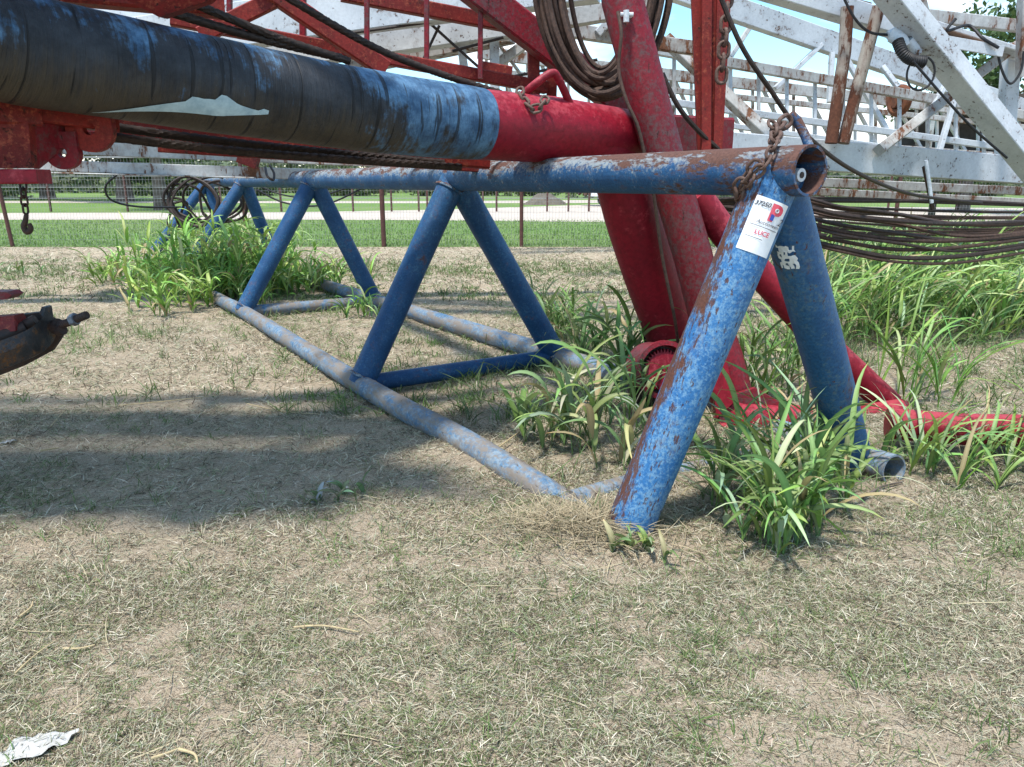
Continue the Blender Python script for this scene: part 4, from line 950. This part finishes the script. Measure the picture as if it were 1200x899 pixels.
# white boom at upper left
b4 = empty('white_boom', (-1, 6.2, 0), 'white steel boom with wide smooth girders seen above the taped boom', 'boom', 'white lattice booms')
wbeam(b4, 'girder', at(-40, 76, 6.8), at(700, -28, 5.4), .16, .30); wbeam(b4, 'girder', at(150, 88, 6.9), at(620, 20, 5.9), .14, .24)
wbeam(b4, 'girder', at(-60, 30, 6.9), at(420, -30, 6.3), .16, .34); wbeam(b4, 'girder', at(410, 80, 6.6), at(600, 42, 6.2), .14, .10, WHITE_R)
wbeam(b4, 'post', at(538, 34, 6.1), at(546, 96, 6.1), .06, .06, WHITE, up=(0, 1, 0)); wbeam(b4, 'post', at(579, 26, 6.0), at(580, 104, 6.0), .07, .06, WHITE, up=(0, 1, 0))
wbeam(b4, 'web_brace', at(560, 92, 6.3), at(615, 52, 6.3), .07, .09, WHITE_R, up=(0, 1, 0)); wbeam(b4, 'web_brace', at(572, 34, 6.4), at(612, 90, 6.4), .02, .10, WHITE_R, up=(0, 1, 0))
wbeam(b4, 'girder', at(640, 26, 6.0), at(760, 6, 6.0), .12, .12, WHITE_R); wbeam(b4, 'girder', at(640, 32, 6.3), at(850, 62, 6.5), .08, .10, WHITE_R)
wbeam(b4, 'web_brace', at(700, 40, 6.3), at(730, 8, 6.3), .06, .10, WHITE, up=(0, 1, 0))
for (xa, ya, xb, yb) in ((480, 6, 560, 78), (515, 30, 495, 72), (530, 60, 590, 44)):
    MB().tube([at(xa, ya, 5.8), at(xb, yb, 5.8)], .010, 8).build('tie_rod', ROPE_D, b4)
for (xa, ya, xb, yb) in ((330, 50, 560, 18), (600, 90, 700, 70)): MB().tube([at(xa, ya, 5.7), at(xb, yb, 5.7)], .010, 8).build('tie_rod', ROPE_D, b4)
# low white boom at left, under the taped boom
b5 = empty('white_boom', (-2.5, 7.2, 0), 'low rusty white boom of two flat chords passing behind the far blue legs', 'boom', 'white lattice booms')
wbeam(b5, 'chord', at(-120, 165, 6.9), at(850, 205, 7.4), .12, .115, WHITE_R); wbeam(b5, 'chord', at(-120, 188, 6.7), at(640, 214, 7.2), .12, .095, WHITE_R)
wbeam(b5, 'flange', at(-120, 198, 6.62), at(300, 208.5, 6.9), .16, .012, WHITE_R)
wbeam(b5, 'clip', at(280, 184, 6.6), at(302, 192, 6.6), .08, .09, RED_O)
wbeam(b5, 'end_post', V(-5.4, 6.9, 0), V(-5.4, 6.9, 1.3), .14, .14, WHITE_R); pass

# ------------------------------------------------------------------ machine end at left
me_ = empty('machine_end', (-1.9, 2.55, 0), 'black and red iron machine end with a threaded bolt, at the left edge', 'machine part')
hull = []; 
Yb = 2.42
outer = [at(-90, 392, Yb), at(-40, 380, Yb), at(0, 372, Yb), at(48, 366, Yb), at(66, 378, Yb), at(71, 396, Yb), at(60, 412, Yb), at(30, 428, Yb), at(0, 440, Yb), at(-90, 462, Yb)]
mb = MB(); mb.plate(outer, .02, (0, 1, .1)); mb.build('back_shell', IRON, me_)
mb = MB()
rim = catmull([at(58, 370, 2.40), at(70, 392, 2.38), at(60, 412, 2.30), at(30, 428, 2.24), at(0, 440, 2.2), at(-60, 456, 2.15)], 6)
for a, b in zip(rim[:-1], rim[1:]): pass
vs = []; fs = []
for i, p in enumerate(rim):
    hgt = .085*min(1, .35+i/8)
    for (dy, dz) in ((-.02, 0), (-.05, hgt*.55), (-.035, hgt), (.0, hgt), (.0, 0)): vs.append(p+V(-.012*i/6, dy, dz))
m5 = 5
for i in range(len(rim)-1):
    for k in range(m5): fs.append((i*m5+k, (i+1)*m5+k, (i+1)*m5+(k+1) % m5, i*m5+(k+1) % m5))
fs.append(tuple(range(m5))); fs.append(tuple((len(rim)-1)*m5+k for k in range(m5)))
mb.add(vs, fs); mb.build('front_lip', IRON2, me_)
mb = MB(); mb.tube([at(-60, 405, 2.33), at(10, 392, 2.34), at(42, 375, 2.36)], .018, 12); mb.tube([at(-60, 420, 2.3), at(20, 404, 2.3), at(54, 380, 2.34)], .014, 12); mb.tube([at(-50, 398, 2.3), at(0, 396, 2.3), at(30, 384, 2.34)], .022, 12); mb.build('inner_rod', IRON, me_)
mb = MB(); mb.plate([at(-60, 376, 2.32), at(16, 370, 2.32), at(21, 380, 2.32), at(18, 388, 2.30), at(-60, 396, 2.30)], .05, (0, 1, 0)); mb.build('red_cover', RED_O, me_)
mb = MB(); P = dense([at(64, 384, 2.36), at(102, 369, 2.33)], .0035)
mb.tube(P, [.0115+.0016*(i % 2) for i in range(len(P))], 14); bo = mb.build('bolt', IRON, me_)
ax_ = (at(102, 369, 2.33)-at(64, 384, 2.36)).normalized(); c_ = at(87, 374.5, 2.342)
mb = MB(); mb.tube([c_-ax_*.009, c_+ax_*.009], .020, 6); mb.build('nut', plain('dull_zinc', (.22, .25, .30), (.12, .12, .13), 60, .5, .001, .5), bo, smooth=False)
mb = MB(); mb.tube([at(64, 384, 2.36), at(70, 381.5, 2.355)], .024, 14); mb.tube([at(68, 388, 2.35), at(74, 386, 2.345)], .017, 12); mb.build('boss', IRON, me_)
mb = MB(); mb.plate([at(-60, 343, 2.36), at(8, 342, 2.36), at(14, 346, 2.36), at(8, 351, 2.36), at(-60, 354, 2.36)], .06, (0, 1, 0)); mb.build('upper_plate', RED_W, me_)
mb = MB(); mb.beam(V(-2.0, 2.5, 0), V(-2.0, 2.5, .75), .12, .12); mb.beam(V(-2.3, 2.4, .56), V(-1.75, 2.36, .56), .1, .14); mb.beam(V(-2.2, 2.42, .70), V(-1.75, 2.4, .70), .05, .04); mb.build('stand', IRON, me_)

# ------------------------------------------------------------------ fences
fn = empty('wire_fence', (0, 13.3, 0), 'brown posted wire mesh fence behind the yard, before the lawn', 'fence', 'wire fences')
FY = 13.3
posts = [15, 290, 450, 611, 770, 958, 1045, 1200]
mb = MB()
for i in range(int(30/.055)):
    x = -12+i*.055; mb.add([(x-.0016, FY+.03, .02), (x+.0016, FY+.03, .02), (x+.0016, FY+.03, 1.5), (x-.0016, FY+.03, 1.5)], [(0, 1, 2, 3)])
for k in range(17):
    z = .03+k*.092; mb.add([(-12, FY+.034, z-.0016), (18, FY+.034, z-.0016), (18, FY+.034, z+.0016), (-12, FY+.034, z+.0016)], [(0, 1, 2, 3)])
mb.build('wire_mesh', FENCEM, fn, smooth=False)
mb = MB(); mb.tube([V(-12, FY+.03, 1.5), V(18, FY+.03, 1.5)], .012, 8); mb.build('top_wire', FENCEM, fn)
for px in posts:
    b = gr(px, 290); b.y = FY; b.x = (px-CX)/F*(FY*math.cos(PITCH)+H*math.sin(PITCH))
    tp = V(b.x-(.10 if px == 15 else .0), FY, 1.55)
    mb = MB(); mb.tube([V(b.x, FY, 0), tp], .034 if px != 450 else .042, 10); mb.tube([tp, tp+V(0, 0, .02)], .042, 10); mb.build('post', POSTM, fn)
fn2 = empty('wire_fence', (4, 28, 0), 'distant dark fence of thin posts beyond the sandy road', 'fence', 'wire fences')
for px in (-40, 60, 150, 260, 330, 414, 459, 491, 501, 566, 582, 641, 666, 690, 760, 840, 920, 960, 1040, 1120, 1200):
    Yf = 29; X = (px-CX)/F*(Yf*math.cos(PITCH)+H*math.sin(PITCH)); mb = MB(); mb.beam(V(X, Yf, 0), V(X, Yf, 1.5), .07, .07, up=(0, 1, 0)); mb.build('post', POSTM, fn2)
for z in (.5, .9, 1.3):
    mb = MB(); mb.tube([V(-22, 29, z), V(22, 29, z)], .012, 6); mb.build('rail_wire', FENCEM, fn2)

# ------------------------------------------------------------------ far vehicle, boulder, shed
tk = empty('pickup_truck', V(4.2, 36, 0), 'white pickup truck with rusty gear on its nose, parked far beyond the lawn', 'truck')
def tb(nm, x0, x1, y0, y1, z0, z1, m, tap=0, par=tk):
    mb = MB(); vs = [(x0, y0, z0), (x1, y0, z0), (x1, y1, z0), (x0, y1, z0), (x0+tap, y0+tap*.5, z1), (x1-tap, y0+tap*.5, z1), (x1-tap, y1-tap*.5, z1), (x0+tap, y1-tap*.5, z1)]
    mb.add(vs, [(0, 3, 2, 1), (4, 5, 6, 7), (0, 1, 5, 4), (1, 2, 6, 5), (2, 3, 7, 6), (3, 0, 4, 7)]); return mb.build(nm, m, par, smooth=False)
tb('body', 3.6, 8.4, 35.2, 37.0, .45, 1.05, CARW, .06); cb = tb('cab', 4.6, 6.8, 35.25, 36.95, 1.05, 1.75, CARW, .28); tb('window', 4.95, 6.45, 35.28, 36.9, 1.14, 1.62, GLASS, .1, cb)
for x in (4.25, 7.5):
    mb = MB(); mb.tube([V(x, 35.12, .36), V(x, 35.35, .36)], .36, 24); wo = mb.build('wheel', BLACKR, tk); mb = MB(); mb.tube([V(x, 35.10, .36), V(x, 35.12, .36)], .2, 18); mb.build('rim', STEEL, wo)
mb = MB()
for k in range(14): mb.beam(V(3.0+random.uniform(0, .6), 35.3+random.uniform(0, 1.2), .4+random.uniform(0, .5)), V(3.2+random.uniform(0, .6), 35.3+random.uniform(0, 1.2), .5+random.uniform(0, .7)), .12, .12)
mb.build('front_gear', plain('rusty_gear', (.14, .08, .05), (.05, .03, .025), 8, .85), tk)
mb = MB(); P = []
vs = []; 
for j in range(6):
    for i in range(14):
        a = 2*math.pi*i/14; r = (1.1-.16*j)*(1+.12*math.sin(i*2.3+j)); vs.append(V(1.6+math.cos(a)*r, 38+math.sin(a)*r*.6, .11*j))
fs = [(j*14+i, j*14+(i+1) % 14, (j+1)*14+(i+1) % 14, (j+1)*14+i) for j in range(5) for i in range(14)]+[tuple(70+i for i in range(14))]
mb.add(vs, fs); top(mb, 'brush_pile', MUD, 'low dark brush pile near the far fence', 'brush pile')
sh = empty('cargo_trailer', V(13, 18, 0), 'dark open sided trailer standing behind the white lattice on the right', 'trailer')
mb = MB(); mb.beam(V(8.9, 18.3, 2.2), V(18, 18.3, 2.2), .1, 1.0); mb.build('wall', DARKW, sh, smooth=False)
mb = MB(); mb.beam(V(8.8, 17.9, 1.62), V(18, 17.9, 1.62), 1.9, .12); mb.build('bed', DARKW, sh)
for x in (9.0, 10.6, 12.2, 13.8): mb = MB(); mb.beam(V(x, 17, 1.5), V(x, 17, 2.8), .1, .1, up=(0, 1, 0)); mb.build('post', WHITE_R, sh)
mb = MB(); mb.beam(V(8.7, 17.6, 2.85), V(18, 17.6, 2.85), 1.6, .08); mb.build('roof', DARKW, sh)
for x in (12.6, 14.0):
    mb = MB(); mb.tube([V(x, 17.0, .5), V(x, 17.3, .5)], .5, 24); wo = mb.build('wheel', BLACKR, sh); mb = MB(); mb.tube([V(x, 16.97, .5), V(x, 17.0, .5)], .26, 18); mb.build('rim', STEEL, wo)
mb = MB(); mb.beam(V(9.6, 17.6, .0), V(9.6, 17.6, 1.5), .12, .12, up=(0, 1, 0)); mb.build('landing_leg', DARKW, sh)

# ------------------------------------------------------------------ trees and far shrubs
def crown(cx, cy, cz, rx, ry, rz, n, size, cols, clumps=26, seed=0):
    r_ = np.random.default_rng(seed)
    cc = r_.normal(0, 1, (clumps, 3)); cc /= np.linalg.norm(cc, axis=1)[:, None]; cc *= r_.uniform(.35, 1, (clumps, 1)); cr_ = r_.uniform(.18, .42, clumps)
    idx = r_.integers(0, clumps, n); p = r_.normal(0, 1, (n, 3)); p /= np.linalg.norm(p, axis=1)[:, None]; p *= r_.uniform(.3, 1, (n, 1))**.5
    P = cc[idx]+p*cr_[idx][:, None]; P = P*[rx, ry, rz]+[cx, cy, cz]
    a = r_.normal(0, 1, (n, 3)); a /= np.linalg.norm(a, axis=1)[:, None]; b = r_.normal(0, 1, (n, 3)); b -= a*(a*b).sum(1)[:, None]; b /= np.linalg.norm(b, axis=1)[:, None]
    s = size*r_.uniform(.5, 1.2, (n, 1)); co = np.stack([P-a*s, P+b*s*.5, P+a*s, P-b*s*.5], 1).reshape(-1, 3)
    tone = r_.uniform(.7, 1.3, clumps)[idx][:, None]*r_.uniform(.75, 1.25, (n, 1)); col = np.array(cols)[r_.integers(0, len(cols), n)]*tone
    return co, np.arange(n*4).reshape(n, 4), np.repeat(col, 4, 0)
TG = [(.05, .10, .028), (.065, .12, .035), (.04, .085, .025)]
def tree(x, y, h, rx, rz, trunk_r, label, n=7000, size=.16, cz=None, lean=0, seed=0, cols=TG):
    root = empty('tree', V(x, y, 0), label, 'tree', 'trees beyond the yard')
    cz = cz or h-rz; top_ = V(lean, 0, cz)
    mb = MB(); P = catmull([V(x, y, 0), V(x+lean*.3, y, cz*.4), V(x+lean, y, cz), V(x+lean, y, cz+rz*.5)], 6)
    mb.tube(P, [trunk_r*(1.25-1.05*i/len(P)) for i in range(len(P))], 12)
    rr = random.Random(seed)
    for k in range(9):
        a = rr.uniform(0, 6.28); z0 = cz*rr.uniform(.55, 1.05); e = V(x+lean+math.cos(a)*rx*.75, y+math.sin(a)*rx*.7, z0+rz*rr.uniform(.1, .7))
        s = V(x+lean*.8, y, z0); mb.tube(catmull([s, s.lerp(e, .5)+V(0, 0, -.1*rz*rr.random()), e], 4), [trunk_r*.4*(1-.1*i) for i in range(9)], 6)
    mb.build('trunk', BARK, root)
    co, q, c = crown(x+lean, y, cz+rz*.3, rx, rx*.9, rz, n, size, cols, seed=seed)
    o = np_mesh('crown', co-np.array([x, y, 0]), q, CROWN, c); o.parent = root
    return root
tree(-22, 44, 9, 6.5, 3.6, .4, 'broad dark tree beyond the road, left one with a thin trunk', seed=1, cz=3.7, size=.22, n=9000)
tree(-14.1, 31, 9, 4.0, 2.6, .24, 'tree with the thick pale trunk rising before the far path', seed=2, cz=3.6, n=5000)
tree(-30, 50, 9, 7, 3.8, .4, 'spreading dark tree at the far left beyond the lawn', seed=3, cz=3.4, size=.25, n=9000)
tree(17.5, 24, 8.4, 3.3, 2.6, .22, 'tall tree standing behind the white booms at the upper right', seed=4, cz=5.3, size=.13, n=6500, cols=[(.07, .13, .035), (.05, .10, .03)])
tree(17, 29, 6.5, 3.0, 2.0, .18, 'lower tree in the background behind the white lattice on the right', seed=5, cz=4.0, size=.12, n=5000)
SG = [(.10, .15, .05), (.13, .18, .065), (.08, .12, .045), (.16, .18, .09)]
proto = None
for k in range(22):
    x = -52+k*5.0+random.uniform(-1.5, 1.5); y = 58+random.uniform(-4, 8)
    if proto is None:
        co, q, c = crown(0, 0, .9, 3.0, 1.8, 1.5, 3200, .16, SG, 30, 9)
        proto = np_mesh('bush', co, q, CROWN, c); o = proto
    else:
        o = proto.copy(); COL.objects.link(o)
    o.location = (x, y, 0); o.rotation_euler = (0, 0, random.uniform(0, 6)); s = random.uniform(.8, 1.35); o.scale = (s*1.1, s, s)
    tag(o, 'pale green bush in the far scrub line beyond the path', 'bush', 'bushes of the far scrub line')
n = 26000; x = rng.uniform(-130, 130, n); y = rng.uniform(75, 95, n); hgt = (2.0+2.5*fbm(x, y*0, .09, 71))
co_ = np.stack([x, y, rng.uniform(0, 1, n)*hgt], -1); a = rng.normal(0, 1, (n, 3)); a /= np.linalg.norm(a, axis=1)[:, None]; b = rng.normal(0, 1, (n, 3)); b -= a*(a*b).sum(1)[:, None]; b /= np.linalg.norm(b, axis=1)[:, None]
s = rng.uniform(.3, .6, (n, 1)); co = np.stack([co_-a*s, co_+b*s*.6, co_+a*s, co_-b*s*.6], 1).reshape(-1, 3)
tag(np_mesh('far_woodland', co, np.arange(n*4).reshape(n, 4), CROWN, np.repeat(np.array((.10, .13, .06))*rng.uniform(.6, 1.4, (n, 1)), 4, 0)), 'low grey green woodland closing the horizon', 'woodland', kind='stuff')

# ------------------------------------------------------------------ litter
def scrap(px, py, sx, sy, label, seed):
    g = gr(px, py); r_ = random.Random(seed); mb = MB(); n = 9; vs = []
    for j in range(n):
        for i in range(n):
            u, v = i/(n-1)-.5, j/(n-1)-.5; rad = 1-.35*r_.random()*(abs(u) > .4 or abs(v) > .4)
            xx, yy = g.x+u*sx*rad+v*.3*sx, g.y+v*sy*rad+u*.25*sx
            vs.append(V(xx, yy, float(gz(xx, yy))+.004+.006*abs(math.sin(u*7+v*5+seed))+.004*r_.random()))
    mb.add(vs, [(j*n+i, j*n+i+1, (j+1)*n+i+1, (j+1)*n+i) for j in range(n-1) for i in range(n-1)])
    top(mb, 'paper_scrap', PAPER_D, label, 'litter')
scrap(38, 876, .13, .10, 'crumpled pale paper scrap at the bottom left corner', 3)
scrap(10, 520, .05, .04, 'tiny white paper scrap on the shaded bare earth at the left edge', 5)
def stick(px, py, px2, py2, r, label, m=None, lift=.012):
    a, b = gr(px, py), gr(px2, py2); mid = (a+b)/2+V(random.uniform(-.01, .01), random.uniform(-.01, .01), 0)
    P = [V(p.x, p.y, float(gz(p.x, p.y))+lift) for p in (a, mid, b)]
    mb = MB(); mb.tube(catmull(P, 4), [r*(1-.06*i) for i in range(9)], 7); top(mb, 'dry_stalk', m or STRAWM, label, 'dry stalk', 'dry stalks lying on the ground')
STRAWM = plain('straw_stalk', (.50, .40, .22), (.36, .28, .17), 60, .8, .0005)
stick(576, 542, 628, 500, .0035, 'pale stalk leaning on the near end of the left ground rail', lift=.03)
stick(345, 738, 420, 742, .003, 'thin pale stalk lying in the middle of the foreground')
stick(178, 892, 212, 878, .0035, 'short yellow stalk at the bottom, right of the paper scrap')
stick(210, 880, 232, 896, .0035, 'short yellow stalk crossing the bottom edge')
stick(24, 728, 40, 712, .0035, 'stubby tan stalk near the left edge of the foreground')
stick(75, 762, 112, 760, .003, 'stubby tan stalk lying flat, lower left')
stick(18, 790, 62, 755, .0025, 'thin grey stalk slanting up, lower left')
stick(1010, 588, 1058, 566, .006, 'weathered grey stick lying below the open pipe end', BARK)
stick(60, 505, 78, 482, .003, 'pale stalk on the shaded earth at left'); stick(48, 532, 70, 528, .004, 'stubby stalk on the shaded earth at left')
stick(140, 480, 260, 470, .0025, 'long thin stalk across the top of the shaded earth'); stick(290, 478, 375, 488, .0025, 'long thin stalk on the shaded earth beside the ground rail')

mb = MB()
for k in range(420):
    y = 1.0+3.4*random.random()**1.2; x = random.uniform(-1, 1)*(y*.73+.4); r = random.choice((.003, .004, .006, .010)); z = float(gz(x, y))
    ph = random.uniform(0, 6); vs = [V(x+math.cos(ph+a*1.0472)*r*random.uniform(.7, 1.2), y+math.sin(ph+a*1.0472)*r*random.uniform(.7, 1.2), z-.001) for a in range(6)]+[V(x+math.cos(ph+a*1.0472)*r*.6, y+math.sin(ph+a*1.0472)*r*.6, z+r*random.uniform(.4, .8)) for a in range(6)]
    mb.add(vs, [(a, (a+1) % 6, 6+(a+1) % 6, 6+a) for a in range(6)]+[tuple(range(6, 12))])
o = mb.build('soil_clods', plain('clod', (.42, .32, .24), (.22, .17, .13), 90, .95, .002)); tag(o, 'small clods and pebbles scattered in the dry soil', 'clods', kind='stuff')
